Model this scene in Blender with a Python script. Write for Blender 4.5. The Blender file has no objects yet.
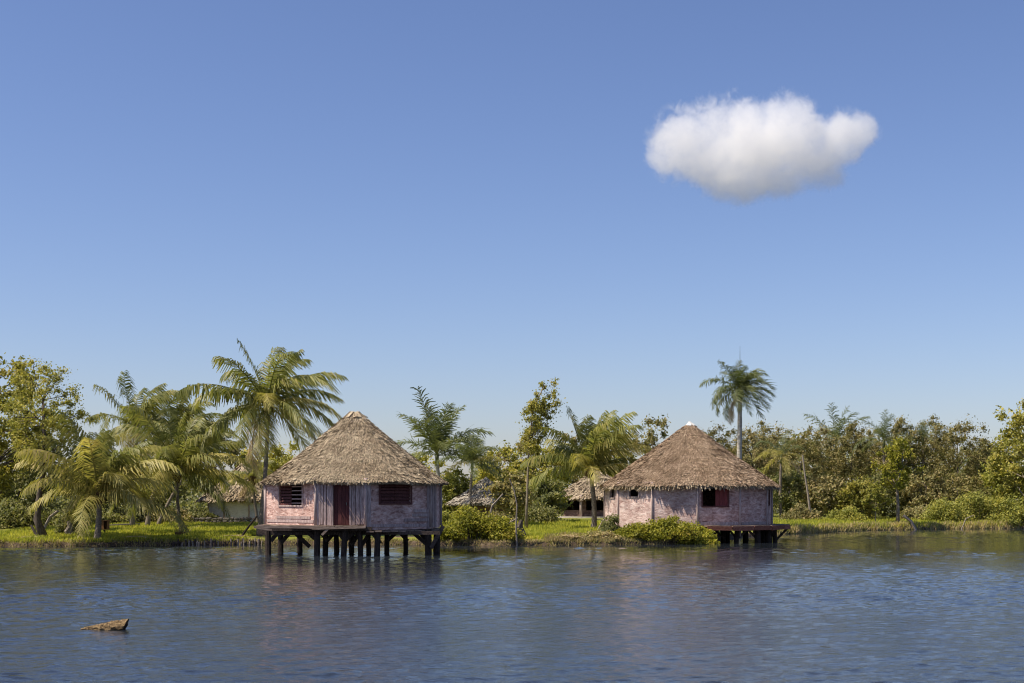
import bpy, math, random
import numpy as np
from mathutils import Vector

scene = bpy.context.scene
COL = scene.collection

# ------------------------------------------------------------------ camera
CAM_Z = 2.67          # eye height over the lagoon
F_PX = 1422.0         # 50 mm lens on a 36 mm sensor, 1024 px wide
HOR = 500.0           # picture row of the horizon
cam_data = bpy.data.cameras.new('camera')
cam_data.lens = F_PX * 36.0 / 1024.0
cam_data.sensor_width = 36.0
cam_data.shift_y = (HOR - 341.5) / 1024.0
cam_data.clip_start = 0.5
cam_data.clip_end = 20000
cam = bpy.data.objects.new('camera', cam_data)
cam.location = (0, 0, CAM_Z)
cam.rotation_euler = (math.radians(90), 0, 0)
COL.objects.link(cam)
scene.camera = cam

# ------------------------------------------------------------------ sky, sun, exposure
SUN_EL = math.radians(56)
SUN_AZ = math.radians(-108)                      # clockwise from +Y: from the left, a little in front
S = Vector((math.cos(SUN_EL) * math.sin(SUN_AZ), math.cos(SUN_EL) * math.cos(SUN_AZ), math.sin(SUN_EL)))
world = bpy.data.worlds.new('World')
scene.world = world
world.use_nodes = True
wn = world.node_tree
wn.nodes.clear()
sky = wn.nodes.new('ShaderNodeTexSky')
sky.sky_type = 'NISHITA'
sky.sun_disc = False
sky.sun_elevation = SUN_EL
sky.sun_rotation = SUN_AZ
sky.air_density = 1.0
sky.dust_density = 0.7
sky.ozone_density = 3.5
sky.altitude = 0
bg = wn.nodes.new('ShaderNodeBackground')
bg.inputs['Strength'].default_value = 0.0735
wo = wn.nodes.new('ShaderNodeOutputWorld')
wb_ = wn.nodes.new('ShaderNodeMix'); wb_.data_type = 'RGBA'; wb_.blend_type = 'MULTIPLY'     # the camera's white balance
wb_.inputs[0].default_value = 1.0; wb_.inputs[7].default_value = (1.01, 0.935, 1.06, 1)
sg_ = wn.nodes.new('ShaderNodeGamma'); sg_.inputs['Gamma'].default_value = 1.1              # its contrast
wn.links.new(sky.outputs[0], sg_.inputs['Color'])
wn.links.new(sg_.outputs[0], wb_.inputs[6])
wn.links.new(wb_.outputs[2], bg.inputs['Color'])
wn.links.new(bg.outputs[0], wo.inputs['Surface'])

sun_d = bpy.data.lights.new('sun', 'SUN')
sun_d.energy = 4.8
sun_d.angle = math.radians(0.53)
sun_d.color = (1.0, 0.90, 0.74)
sun = bpy.data.objects.new('sun', sun_d)
sun.rotation_euler = (-S).to_track_quat('-Z', 'Y').to_euler()
sun.location = (-60, -20, 80)
COL.objects.link(sun)

vs = scene.view_settings
vs.view_transform = 'Standard'
vs.look = 'None'
vs.gamma = 1.0
vs.exposure = 0.5
vs.use_curve_mapping = False

cy = scene.cycles
cy.max_bounces = 26
cy.diffuse_bounces = 6
cy.glossy_bounces = 4
cy.transmission_bounces = 4
cy.volume_bounces = 22
cy.transparent_max_bounces = 8
cy.volume_step_rate = 0.3
cy.volume_max_steps = 256
cy.use_denoising = True
cy.filter_width = 1.1

# ------------------------------------------------------------------ helpers
def X(px, D): return (px - 512.0) / F_PX * D
def Z(py, D): return CAM_Z + (HOR - py) / F_PX * D

def tag(o, label=None, cat=None, group=None, kind=None):
    if label: o['label'] = label
    if cat: o['category'] = cat
    if group: o['group'] = group
    if kind: o['kind'] = kind
    return o

def empty(name, loc, label, cat, group=None):
    o = bpy.data.objects.new(name, None)
    o.empty_display_size = 0.3
    o.location = loc
    COL.objects.link(o)
    return tag(o, label, cat, group)

def np_mesh(name, verts, faces, smooth=False):
    """faces: (N,k) array with one k, or a list of such arrays / tuples"""
    me = bpy.data.meshes.new(name)
    verts = np.asarray(verts, dtype=np.float32).reshape(-1, 3)
    if isinstance(faces, np.ndarray): faces = [faces]
    groups = {}
    arrs = []
    for f in faces:
        a = np.asarray(f, dtype=np.int32)
        if a.ndim == 1: a = a[None, :]
        arrs.append(a)
    loops = np.concatenate([a.ravel() for a in arrs])
    totals = np.concatenate([np.full(len(a), a.shape[1], dtype=np.int32) for a in arrs])
    starts = np.concatenate([[0], np.cumsum(totals)[:-1]]).astype(np.int32)
    me.vertices.add(len(verts)); me.vertices.foreach_set('co', verts.ravel())
    me.loops.add(len(loops)); me.loops.foreach_set('vertex_index', loops)
    me.polygons.add(len(totals)); me.polygons.foreach_set('loop_start', starts)
    me.polygons.foreach_set('loop_total', totals)
    if smooth:
        me.polygons.foreach_set('use_smooth', np.ones(len(totals), dtype=bool))
    me.update(calc_edges=True)
    return me

def link(name, me, mat=None, parent=None, loc=(0, 0, 0)):
    if mat is not None and len(me.materials) == 0: me.materials.append(mat)
    o = bpy.data.objects.new(name, me)
    o.location = loc
    o.parent = parent
    COL.objects.link(o)
    return o

class MB:
    """collects boxes, bars and tubes into one mesh"""
    def __init__(s): s.v = []; s.f = []
    def raw(s, vs, fs):
        n = len(s.v); s.v += [tuple(p) for p in vs]; s.f += [tuple(i + n for i in f) for f in fs]
    def box(s, a, b):
        x0, y0, z0 = a; x1, y1, z1 = b
        s.raw([(x0,y0,z0),(x1,y0,z0),(x1,y1,z0),(x0,y1,z0),(x0,y0,z1),(x1,y0,z1),(x1,y1,z1),(x0,y1,z1)],
              [(0,3,2,1),(4,5,6,7),(0,1,5,4),(1,2,6,5),(2,3,7,6),(3,0,4,7)])
    def bar(s, p, q, w, h=None, up=(0, 0, 1)):
        """rectangular bar from p to q; w across, h along up"""
        h = h or w
        p = Vector(p); q = Vector(q); d = (q - p).normalized(); up = Vector(up)
        if abs(d.dot(up)) > 0.95: up = Vector((0, 1, 0))
        sx = d.cross(up).normalized() * (w / 2); sz = sx.cross(d).normalized() * (h / 2)
        s.raw([p-sx-sz, p+sx-sz, p+sx+sz, p-sx+sz, q-sx-sz, q+sx-sz, q+sx+sz, q-sx+sz],
              [(0,1,2,3),(7,6,5,4),(4,5,1,0),(5,6,2,1),(6,7,3,2),(7,4,0,3)])
    def tube(s, pts, radii, n=8, cap=True, jit=0.0, rng=None):
        pts = [Vector(p) for p in pts]
        base = len(s.v)
        ref = Vector((0.31, 0.95, 0.05))
        for i, p in enumerate(pts):
            d = (pts[min(i+1, len(pts)-1)] - pts[max(i-1, 0)]).normalized()
            u = d.cross(ref)
            if u.length < 1e-3: u = d.cross(Vector((1, 0, 0)))
            u.normalize(); w = d.cross(u)
            for k in range(n):
                a = 2 * math.pi * k / n
                r = radii[i] * (1 + (rng.uniform(-jit, jit) if rng else 0))
                s.v.append(tuple(p + (u * math.cos(a) + w * math.sin(a)) * r))
        for i in range(len(pts) - 1):
            for k in range(n):
                a = base + i*n + k; b = base + i*n + (k+1) % n
                s.f.append((a, b, b + n, a + n))
        if cap:
            s.f.append(tuple(base + k for k in range(n))[::-1])
            s.f.append(tuple(base + (len(pts)-1)*n + k for k in range(n)))
    def build(s, name, mat, parent=None, smooth=False, loc=(0,0,0)):
        me = bpy.data.meshes.new(name)
        me.from_pydata(s.v, [], s.f)
        if smooth:
            me.polygons.foreach_set('use_smooth', np.ones(len(me.polygons), dtype=bool))
        me.update()
        return link(name, me, mat, parent, loc)

# ------------------------------------------------------------------ materials
def new_mat(name):
    m = bpy.data.materials.new(name); m.use_nodes = True
    nt = m.node_tree; nt.nodes.clear()
    out = nt.nodes.new('ShaderNodeOutputMaterial')
    return m, nt, out
def nd(nt, t, **kw):
    n = nt.nodes.new(t)
    for k, v in kw.items(): setattr(n, k, v)
    return n
def ramp(nt, fac, stops):
    r = nt.nodes.new('ShaderNodeValToRGB')
    el = r.color_ramp.elements
    while len(el) < len(stops): el.new(0.5)
    for e, (p, c) in zip(el, stops):
        e.position = p; e.color = (c[0], c[1], c[2], 1)
    nt.links.new(fac, r.inputs[0])
    return r.outputs[0]
def mixc(nt, fac, a, b, mode='MIX'):
    m = nt.nodes.new('ShaderNodeMix'); m.data_type = 'RGBA'; m.blend_type = mode
    for s_, v in ((m.inputs[0], fac), (m.inputs[6], a), (m.inputs[7], b)):
        if hasattr(v, 'links'): nt.links.new(v, s_)
        elif isinstance(v, (int, float)): s_.default_value = v
        else: s_.default_value = (v[0], v[1], v[2], 1)
    return m.outputs[2]
def noise(nt, vec, scale, detail=4, rough=0.6, dist=0.0):
    n = nt.nodes.new('ShaderNodeTexNoise')
    n.inputs['Scale'].default_value = scale; n.inputs['Detail'].default_value = detail
    n.inputs['Roughness'].default_value = rough; n.inputs['Distortion'].default_value = dist
    if vec is not None: nt.links.new(vec, n.inputs['Vector'])
    return n.outputs['Fac']
def mapping(nt, scale=(1,1,1), rot=(0,0,0), coord='Object'):
    tc = nt.nodes.new('ShaderNodeTexCoord'); mp = nt.nodes.new('ShaderNodeMapping')
    mp.inputs['Scale'].default_value = scale; mp.inputs['Rotation'].default_value = rot
    nt.links.new(tc.outputs[coord], mp.inputs['Vector'])
    return mp.outputs[0]
def pbsdf(nt, out, color, rough=0.8, spec=0.3, bump=None, bump_s=0.4, bump_d=0.02):
    b = nt.nodes.new('ShaderNodeBsdfPrincipled')
    if hasattr(color, 'links'): nt.links.new(color, b.inputs['Base Color'])
    else: b.inputs['Base Color'].default_value = (*color, 1)
    b.inputs['Roughness'].default_value = rough
    b.inputs['Specular IOR Level'].default_value = spec
    if bump is not None:
        bp = nt.nodes.new('ShaderNodeBump'); bp.inputs['Strength'].default_value = bump_s
        bp.inputs['Distance'].default_value = bump_d
        nt.links.new(bump, bp.inputs['Height']); nt.links.new(bp.outputs[0], b.inputs['Normal'])
    nt.links.new(b.outputs[0], out.inputs['Surface'])
    return b

def leaf_mat(name, stops, rough=0.55, trans=0.38, spec=0.2, sat=0.84):
    """leaves: colour differs leaf by leaf and plant by plant, light passes through"""
    m, nt, out = new_mat(name)
    g = nd(nt, 'ShaderNodeNewGeometry'); oi = nd(nt, 'ShaderNodeObjectInfo')
    big = noise(nt, mapping(nt), 0.55, 3, 0.6)
    mth = nd(nt, 'ShaderNodeMath', operation='MULTIPLY_ADD'); nt.links.new(g.outputs['Random Per Island'], mth.inputs[0])
    mth.inputs[1].default_value = 0.5
    nt.links.new(big, mth.inputs[2])
    sub = nd(nt, 'ShaderNodeMath', operation='SUBTRACT'); nt.links.new(mth.outputs[0], sub.inputs[0]); sub.inputs[1].default_value = 0.25
    c = ramp(nt, sub.outputs[0], stops)
    hsv = nd(nt, 'ShaderNodeHueSaturation')
    mr = nd(nt, 'ShaderNodeMapRange'); nt.links.new(oi.outputs['Random'], mr.inputs[0]); mr.inputs[3].default_value = 0.92; mr.inputs[4].default_value = 1.32
    nt.links.new(mr.outputs[0], hsv.inputs['Value']); nt.links.new(c, hsv.inputs['Color'])
    hsv.inputs['Saturation'].default_value = sat
    c = hsv.outputs[0]
    b = nd(nt, 'ShaderNodeBsdfPrincipled')
    nt.links.new(c, b.inputs['Base Color']); b.inputs['Roughness'].default_value = rough
    b.inputs['Specular IOR Level'].default_value = spec
    t = nd(nt, 'ShaderNodeBsdfTranslucent')
    tcol = mixc(nt, 1.0, c, (1.25, 1.3, 0.7), 'MULTIPLY'); nt.links.new(tcol, t.inputs['Color'])
    mx = nd(nt, 'ShaderNodeMixShader'); mx.inputs[0].default_value = trans
    nt.links.new(b.outputs[0], mx.inputs[1]); nt.links.new(t.outputs[0], mx.inputs[2])
    nt.links.new(mx.outputs[0], out.inputs['Surface'])
    return m

M = {}
M['leaf_green'] = leaf_mat('leaf_green', [(0.1, (0.147, 0.145, 0.032)), (0.45, (0.256, 0.248, 0.044)), (0.75, (0.413, 0.342, 0.066)), (1, (0.53, 0.393, 0.102))], sat=0.95)
M['leaf_fresh'] = leaf_mat('leaf_fresh', [(0.1, (0.123, 0.147, 0.027)), (0.5, (0.281, 0.28, 0.04)), (0.8, (0.445, 0.382, 0.052)), (1, (0.504, 0.426, 0.092))], sat=0.9)
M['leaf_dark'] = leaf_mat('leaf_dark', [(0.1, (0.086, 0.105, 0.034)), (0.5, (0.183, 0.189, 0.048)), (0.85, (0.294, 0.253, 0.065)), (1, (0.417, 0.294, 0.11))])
M['leaf_brown'] = leaf_mat('leaf_brown', [(0.05, (0.077, 0.094, 0.025)), (0.35, (0.154, 0.149, 0.045)), (0.65, (0.242, 0.198, 0.075)), (1, (0.33, 0.253, 0.11))], 0.7, 0.3, 0.15, 0.95)
M['leaf_olive'] = leaf_mat('leaf_olive', [(0.05, (0.109, 0.118, 0.031)), (0.4, (0.218, 0.2, 0.051)), (0.7, (0.337, 0.254, 0.076)), (1, (0.457, 0.299, 0.107))], 0.6, 0.25)
M['leaf_bush'] = leaf_mat('leaf_bush', [(0.05, (0.102, 0.114, 0.018)), (0.4, (0.228, 0.234, 0.03)), (0.7, (0.372, 0.336, 0.044)), (1, (0.408, 0.264, 0.075))], 0.55, 0.38, 0.2, 1.0)
M['frond'] = leaf_mat('frond', [(0.1, (0.089, 0.109, 0.021)), (0.45, (0.178, 0.187, 0.037)), (0.75, (0.297, 0.265, 0.063)), (1, (0.428, 0.322, 0.116))], 0.45, 0.4, 0.3, 0.88)
M['frond_yellow'] = leaf_mat('frond_yellow', [(0.1, (0.209, 0.205, 0.04)), (0.5, (0.352, 0.308, 0.07)), (0.8, (0.473, 0.378, 0.12)), (1, (0.528, 0.389, 0.18))], 0.5, 0.4, 0.25, 0.9)
M['frond_dry'] = leaf_mat('frond_dry', [(0.1, (0.257, 0.182, 0.093)), (0.5, (0.454, 0.322, 0.186)), (1, (0.6, 0.462, 0.293))], 0.7, 0.2, 0.2)
M['frond_royal'] = leaf_mat('frond_royal', [(0.1, (0.058, 0.082, 0.025)), (0.5, (0.121, 0.145, 0.045)), (0.85, (0.221, 0.218, 0.08)), (1, (0.326, 0.272, 0.12))], 0.45, 0.35, 0.3, 0.86)
M['grass'] = leaf_mat('grass_blades', [(0.05, (0.11, 0.14, 0.02)), (0.4, (0.256, 0.275, 0.031)), (0.75, (0.439, 0.409, 0.044)), (1, (0.512, 0.378, 0.11))], 0.6, 0.4, 0.1, 0.95)
M['reed'] = leaf_mat('reed', [(0.05, (0.161, 0.172, 0.033)), (0.4, (0.298, 0.253, 0.066)), (0.75, (0.41, 0.287, 0.12)), (1, (0.497, 0.333, 0.186))], 0.7, 0.25, 0.2)

def bark_mat(name, a, b, c, scale=(6, 6, 1.6)):
    m, nt, out = new_mat(name)
    v = mapping(nt, scale)
    f = noise(nt, v, 3.0, 5, 0.65)
    col = ramp(nt, f, [(0.3, a), (0.52, b), (0.72, c)])
    pbsdf(nt, out, col, 0.9, 0.15, f, 0.7, 0.03)
    return m
M['bark'] = bark_mat('bark_grey', (0.045,0.036,0.03), (0.11,0.088,0.07), (0.20,0.17,0.135))
M['bark_pale'] = bark_mat('bark_pale', (0.12,0.095,0.07), (0.24,0.20,0.155), (0.38,0.33,0.27))
M['palm_trunk'] = bark_mat('palm_trunk', (0.085,0.07,0.055), (0.21,0.175,0.14), (0.34,0.29,0.24), (3, 3, 9))
M['royal_trunk'] = bark_mat('royal_trunk', (0.25,0.22,0.18), (0.42,0.385,0.33), (0.52,0.48,0.42), (1.5, 1.5, 5))
M['dead_wood'] = bark_mat('dead_wood', (0.14,0.11,0.085), (0.30,0.25,0.20), (0.46,0.40,0.34), (8, 8, 8))
M['log'] = bark_mat('log_bark', (0.05,0.032,0.018), (0.17,0.115,0.06), (0.40,0.29,0.15), (9, 9, 9))
M['log_end'] = bark_mat('log_end', (0.02,0.014,0.01), (0.045,0.03,0.02), (0.08,0.055,0.035), (14, 14, 14))
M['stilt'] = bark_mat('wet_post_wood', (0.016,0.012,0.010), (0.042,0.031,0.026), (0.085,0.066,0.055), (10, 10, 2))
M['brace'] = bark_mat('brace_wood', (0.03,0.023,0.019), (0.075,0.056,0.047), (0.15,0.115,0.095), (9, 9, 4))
M['rootball'] = bark_mat('leaf_base_fibre', (0.05,0.032,0.018), (0.14,0.085,0.04), (0.25,0.16,0.075), (9, 9, 5))
M['stone'] = bark_mat('dark_stone', (0.05,0.045,0.038), (0.115,0.10,0.085), (0.21,0.19,0.165), (4, 4, 4))
M['slab'] = bark_mat('pale_slab', (0.30,0.27,0.23), (0.42,0.385,0.33), (0.52,0.48,0.42), (2, 2, 2))

def thatch_mat(name, stops):
    m, nt, out = new_mat(name)
    g = nd(nt, 'ShaderNodeNewGeometry')
    big = noise(nt, mapping(nt, (1, 1, 1.5)), 0.9, 4, 0.6)
    a = nd(nt, 'ShaderNodeMath', operation='MULTIPLY_ADD'); nt.links.new(g.outputs['Random Per Island'], a.inputs[0])
    a.inputs[1].default_value = 0.62; nt.links.new(big, a.inputs[2])
    s_ = nd(nt, 'ShaderNodeMath', operation='SUBTRACT'); nt.links.new(a.outputs[0], s_.inputs[0]); s_.inputs[1].default_value = 0.31
    c = ramp(nt, s_.outputs[0], stops)
    wear = noise(nt, mapping(nt, (0.8, 0.8, 1.6)), 0.75, 6, 0.65, 0.8)          # damp, darker patches of old leaf
    c = mixc(nt, 1.0, c, ramp(nt, wear, [(0.34, (0.76, 0.72, 0.69)), (0.5, (1.03, 1.03, 1.04)), (0.66, (1.18, 1.2, 1.22))]), 'MULTIPLY')
    pbsdf(nt, out, c, 0.85, 0.15)
    return m
M['thatch_grey'] = thatch_mat('thatch_grey', [(0.05,(0.125,0.094,0.061)),(0.4,(0.281,0.223,0.149)),(0.75,(0.437,0.351,0.239)),(1,(0.582,0.475,0.333))])
M['thatch_brown'] = thatch_mat('thatch_brown', [(0.05,(0.117,0.078,0.049)),(0.4,(0.254,0.18,0.117)),(0.75,(0.381,0.28,0.19)),(1,(0.529,0.41,0.293))])
M['thatch_old'] = thatch_mat('thatch_old', [(0.05,(0.15,0.125,0.095)),(0.4,(0.30,0.265,0.215)),(0.75,(0.44,0.40,0.335)),(1,(0.56,0.52,0.45))])

def bark_wall_mat(name, dark, mid, light, pale, patch=0.75):
    """sheets of palm bark nailed on in a rough herringbone: short slanted flakes, worn whitewash"""
    m, nt, out = new_mat(name)
    tc = nd(nt, 'ShaderNodeTexCoord')
    flakes = []
    for rot, sc in ((0.8, (1.5, 1.5, 3.8)), (-0.8, (1.5, 1.5, 3.8))):
        mp = nd(nt, 'ShaderNodeMapping'); mp.inputs['Rotation'].default_value = (0, rot, 0.2); mp.inputs['Scale'].default_value = sc
        nt.links.new(tc.outputs['Object'], mp.inputs['Vector'])
        flakes.append(noise(nt, mp.outputs[0], 1.5, 5, 0.68, 0.9))
    sel = noise(nt, mapping(nt), 1.3, 3, 0.6)
    selr = ramp(nt, sel, [(0.47, (0, 0, 0)), (0.53, (1, 1, 1))])
    fl = mixc(nt, selr, flakes[0], flakes[1])
    big = noise(nt, mapping(nt, (1, 1, 0.8)), 1.1, 5, 0.7)
    col = ramp(nt, fl, [(0.30, dark), (0.42, mid), (0.55, light), (0.68, pale)])
    bigr = ramp(nt, big, [(0.36, (0.55, 0.5, 0.5)), (0.5, (0.9, 0.88, 0.88)), (0.64, (1.15, 1.13, 1.12))])
    col = mixc(nt, patch, col, bigr, 'MULTIPLY')
    pbsdf(nt, out, col, 0.9, 0.12, fl, 0.9, 0.06)
    return m
M['wall_pink'] = bark_wall_mat('bark_wall_pink', (0.204,0.114,0.096), (0.432,0.264,0.222), (0.624,0.432,0.372), (0.792,0.648,0.576))
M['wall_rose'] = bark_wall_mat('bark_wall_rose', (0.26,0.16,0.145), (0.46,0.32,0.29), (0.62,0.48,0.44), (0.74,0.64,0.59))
M['wall_brown'] = bark_wall_mat('bark_wall_brown', (0.05,0.034,0.028), (0.10,0.066,0.054), (0.17,0.11,0.09), (0.24,0.17,0.14))
M['wall_white'] = bark_wall_mat('whitewashed_wall', (0.48,0.47,0.46), (0.60,0.59,0.58), (0.70,0.69,0.68), (0.76,0.75,0.74), 0.25)

def wood_mat(name, a, b, c, scale=(9, 9, 1.2), rough=0.85):
    m, nt, out = new_mat(name)
    oi = nd(nt, 'ShaderNodeObjectInfo')
    v = mapping(nt, scale)
    f = noise(nt, v, 2.2, 5, 0.65)
    col = ramp(nt, f, [(0.3, a), (0.5, b), (0.72, c)])
    hsv = nd(nt, 'ShaderNodeHueSaturation'); nt.links.new(col, hsv.inputs['Color'])
    mr = nd(nt, 'ShaderNodeMapRange'); nt.links.new(oi.outputs['Random'], mr.inputs[0]); mr.inputs[3].default_value = 0.75; mr.inputs[4].default_value = 1.2
    nt.links.new(mr.outputs[0], hsv.inputs['Value'])
    pbsdf(nt, out, hsv.outputs[0], rough, 0.2, f, 0.5, 0.015)
    return m
M['plank_grey'] = wood_mat('weathered_plank', (0.18,0.125,0.115), (0.38,0.285,0.265), (0.60,0.50,0.46))
M['post_pale'] = wood_mat('pale_corner_post', (0.26,0.19,0.17), (0.42,0.32,0.29), (0.55,0.45,0.41))
M['deck'] = wood_mat('deck_board', (0.10,0.07,0.052), (0.21,0.155,0.12), (0.34,0.265,0.215), (1.5, 9, 9))
M['rust'] = wood_mat('rusty_edge_board', (0.12,0.045,0.03), (0.25,0.095,0.06), (0.38,0.17,0.115), (2.5, 2.5, 9))
M['shutter'] = wood_mat('red_brown_shutter', (0.055,0.022,0.02), (0.105,0.038,0.034), (0.17,0.07,0.06))
M['shutter_red'] = wood_mat('dull_red_shutter', (0.11,0.028,0.026), (0.19,0.045,0.042), (0.27,0.075,0.066))
M['door'] = wood_mat('maroon_door', (0.05,0.018,0.018), (0.082,0.027,0.026), (0.115,0.042,0.038), (5, 5, 1.0))
M['box_wood'] = wood_mat('orange_box_wood', (0.12,0.055,0.022), (0.25,0.125,0.05), (0.36,0.20,0.09))
M['white_paint'] = wood_mat('white_paint', (0.6,0.58,0.55), (0.7,0.68,0.65), (0.8,0.78,0.75))

# ground: grass inland, bare earth at the water's edge
m, nt, out = new_mat('ground')
geo = nd(nt, 'ShaderNodeNewGeometry'); sp = nd(nt, 'ShaderNodeSeparateXYZ'); nt.links.new(geo.outputs['Position'], sp.inputs[0])
n1 = noise(nt, mapping(nt), 0.35, 5, 0.6); n2 = noise(nt, mapping(nt), 3.0, 5, 0.7)
gc = ramp(nt, n2, [(0.3,(0.12,0.135,0.022)),(0.55,(0.21,0.22,0.035)),(0.75,(0.29,0.27,0.06))])
dry = ramp(nt, n2, [(0.3,(0.12,0.085,0.05)),(0.6,(0.22,0.165,0.10)),(0.8,(0.32,0.26,0.18))])
dm = ramp(nt, n1, [(0.56,(0,0,0)),(0.66,(1,1,1))])
c1 = mixc(nt, dm, gc, dry)
soil = ramp(nt, n2, [(0.3,(0.035,0.025,0.018)),(0.55,(0.09,0.065,0.045)),(0.8,(0.22,0.17,0.12))])
zz = nd(nt, 'ShaderNodeMath', operation='MULTIPLY_ADD'); nt.links.new(n2, zz.inputs[0]); zz.inputs[1].default_value = -0.25; nt.links.new(sp.outputs['Z'], zz.inputs[2])
zr = ramp(nt, zz.outputs[0], [(0.10,(0,0,0)),(0.22,(1,1,1))])
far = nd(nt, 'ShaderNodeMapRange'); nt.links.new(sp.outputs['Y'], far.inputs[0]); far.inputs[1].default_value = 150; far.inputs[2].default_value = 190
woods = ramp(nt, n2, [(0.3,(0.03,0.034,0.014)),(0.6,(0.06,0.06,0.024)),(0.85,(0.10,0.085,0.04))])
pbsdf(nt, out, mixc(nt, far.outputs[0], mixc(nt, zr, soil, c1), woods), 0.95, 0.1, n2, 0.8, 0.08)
M['ground'] = m

m, nt, out = new_mat('red_dirt')
n2 = noise(nt, mapping(nt), 2.0, 5, 0.7)
pbsdf(nt, out, ramp(nt, n2, [(0.3,(0.17,0.095,0.06)),(0.55,(0.27,0.16,0.105)),(0.8,(0.36,0.24,0.17))]), 0.95, 0.1, n2, 0.5, 0.05)
M['dirt'] = m

# water: dark, tannin-brown lagoon; ripples are stronger where the wind touches it
m, nt, out = new_mat('lagoon_water')
wb = nd(nt, 'ShaderNodeBsdfPrincipled')
wb.inputs['Base Color'].default_value = (0.019, 0.024, 0.031, 1)
wb.inputs['Roughness'].default_value = 0.06
wb.inputs['IOR'].default_value = 1.333
tc = nd(nt, 'ShaderNodeTexCoord')
def wnoise(scale, sc=(1, 1, 1), rot=0.0, detail=3, rough=0.5):
    mp = nd(nt, 'ShaderNodeMapping'); mp.inputs['Scale'].default_value = sc; mp.inputs['Rotation'].default_value = (0, 0, rot)
    nt.links.new(tc.outputs['Object'], mp.inputs['Vector'])
    return noise(nt, mp.outputs[0], scale, detail, rough)
fine = wnoise(3.4, (0.85, 1.0, 1), 0.12, 5, 0.62)
bp = nd(nt, 'ShaderNodeBump'); bp.inputs['Distance'].default_value = 0.036; bp.inputs['Strength'].default_value = 0.5
nt.links.new(fine, bp.inputs['Height'])
wg = nd(nt, 'ShaderNodeNewGeometry'); wsp = nd(nt, 'ShaderNodeSeparateXYZ'); nt.links.new(wg.outputs['Position'], wsp.inputs[0])
lee = nd(nt, 'ShaderNodeMapRange'); nt.links.new(wsp.outputs['Y'], lee.inputs[0])          # calmer in the lee of the bank
lee.inputs[1].default_value = 28; lee.inputs[2].default_value = 76; lee.inputs[3].default_value = 0.95; lee.inputs[4].default_value = 0.13
nt.links.new(lee.outputs[0], bp.inputs['Strength'])
nt.links.new(bp.outputs[0], wb.inputs['Normal'])
nt.links.new(wb.outputs[0], out.inputs['Surface'])
M['water'] = m

# ------------------------------------------------------------------ ground sheet and water
rs = np.random.RandomState(11)
def D_of(py): return CAM_Z * F_PX / (py - HOR)
shore_px = [(-330,546),(-100,547),(0,547),(100,546.5),(180,545.5),(260,545),(350,545),(440,545.5),(500,546.3),(545,545.8),
            (600,545.3),(660,544.6),(706,543.2),(718,540),(745,537),(790,534),(850,531.2),(900,530),(960,529),(1024,528.6),(1200,528.3),(1400,528)]
SX = []; SY = []
for px, py in shore_px:
    D = D_of(py); SX.append(X(px, D)); SY.append(D)
SX = np.array([-4000, -400] + SX + [400, 4000]); SY = np.array([80, 80] + SY + [140, 160])
def wig(x): return 0.22*np.sin(x*1.9) + 0.18*np.sin(x*0.83+1.3) + 0.12*np.sin(x*4.1+0.5) + 0.08*np.sin(x*7.3)
def shore(x): return np.interp(x, SX, SY) + wig(x)
OFF = np.array([-60,-12,-4,-1.5,-0.5,-0.12,0.0,0.10,0.25,0.5,1.0,2.0,3.5,5,7,9,12,15,18,22,27,33,40,50,65,90,140,250,600,2000,9000], dtype=float)
OZ = np.interp(OFF, [-60,-4,-0.5,0,0.12,0.5,2,8,30,60,9000], [-2.5,-1.4,-0.35,-0.02,0.2,0.32,0.42,0.55,0.92,1.0,1.0])
def bumps(x, y): return 0.06*np.sin(x*0.7+y*0.3) * np.sin(y*0.55-x*0.2) + 0.03*np.sin(x*2.3)*np.sin(y*1.9)
def ground_z(x, y):
    o = y - shore(x)
    return float(np.interp(o, OFF, OZ) + bumps(x, y) * np.clip(o / 3, 0, 1))
gx = np.concatenate([[-9000,-3000,-1000,-400,-200,-120], np.arange(-90, 90.01, 0.35), [120,200,400,1000,3000,9000]])
gv = []
for x in gx:
    y = shore(x) + OFF
    z = OZ + bumps(x, y) * np.clip(OFF / 3, 0, 1) * (OFF < 100)
    gv.append(np.stack([np.full(len(OFF), x), y, z], 1))
gv = np.concatenate(gv); ny = len(OFF); nx = len(gx)
I = (np.arange(nx-1)[:, None]*ny + np.arange(ny-1)[None, :]).ravel()
gf = np.stack([I, I+ny, I+ny+1, I+1], 1)
tag(link('ground', np_mesh('ground', gv, gf, True), M['ground']), kind='structure')

# lagoon: one sheet, finely waved where it lies in front of the huts
rw = np.random.RandomState(5)
ra = np.exp(np.arange(math.log(14.0), math.log(145.0), 0.0032))
ca = np.linspace(-0.60, 0.60, 520)
gx2 = ca[None, :] * ra[:, None]; gy2 = np.repeat(ra[:, None], len(ca), 1)
wz = np.zeros_like(gx2)
gust = 0.5 + 0.5*np.sin(gx2*0.11 + 1.7*np.sin(gy2*0.09)+0.6) * np.sin(gy2*0.16 + 1.1*np.sin(gx2*0.07))
for k in range(60):
    lam = 0.20 * (6.0 ** rw.rand()); a = rw.normal(0.35, 0.75) - math.pi/2
    amp = 0.0034 * lam ** 0.8 * rw.uniform(0.6, 1.2)
    kx, ky = 2*math.pi/lam*math.cos(a), 2*math.pi/lam*math.sin(a)
    fade = np.clip(lam / (gy2 * 0.0032 * 3.0), 0, 1)          # drop waves the mesh cannot carry
    wz += amp * fade * np.sin(kx*gx2 + ky*gy2 + rw.uniform(0, 6.28))
wz *= (0.30 + 1.05 * gust)
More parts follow.
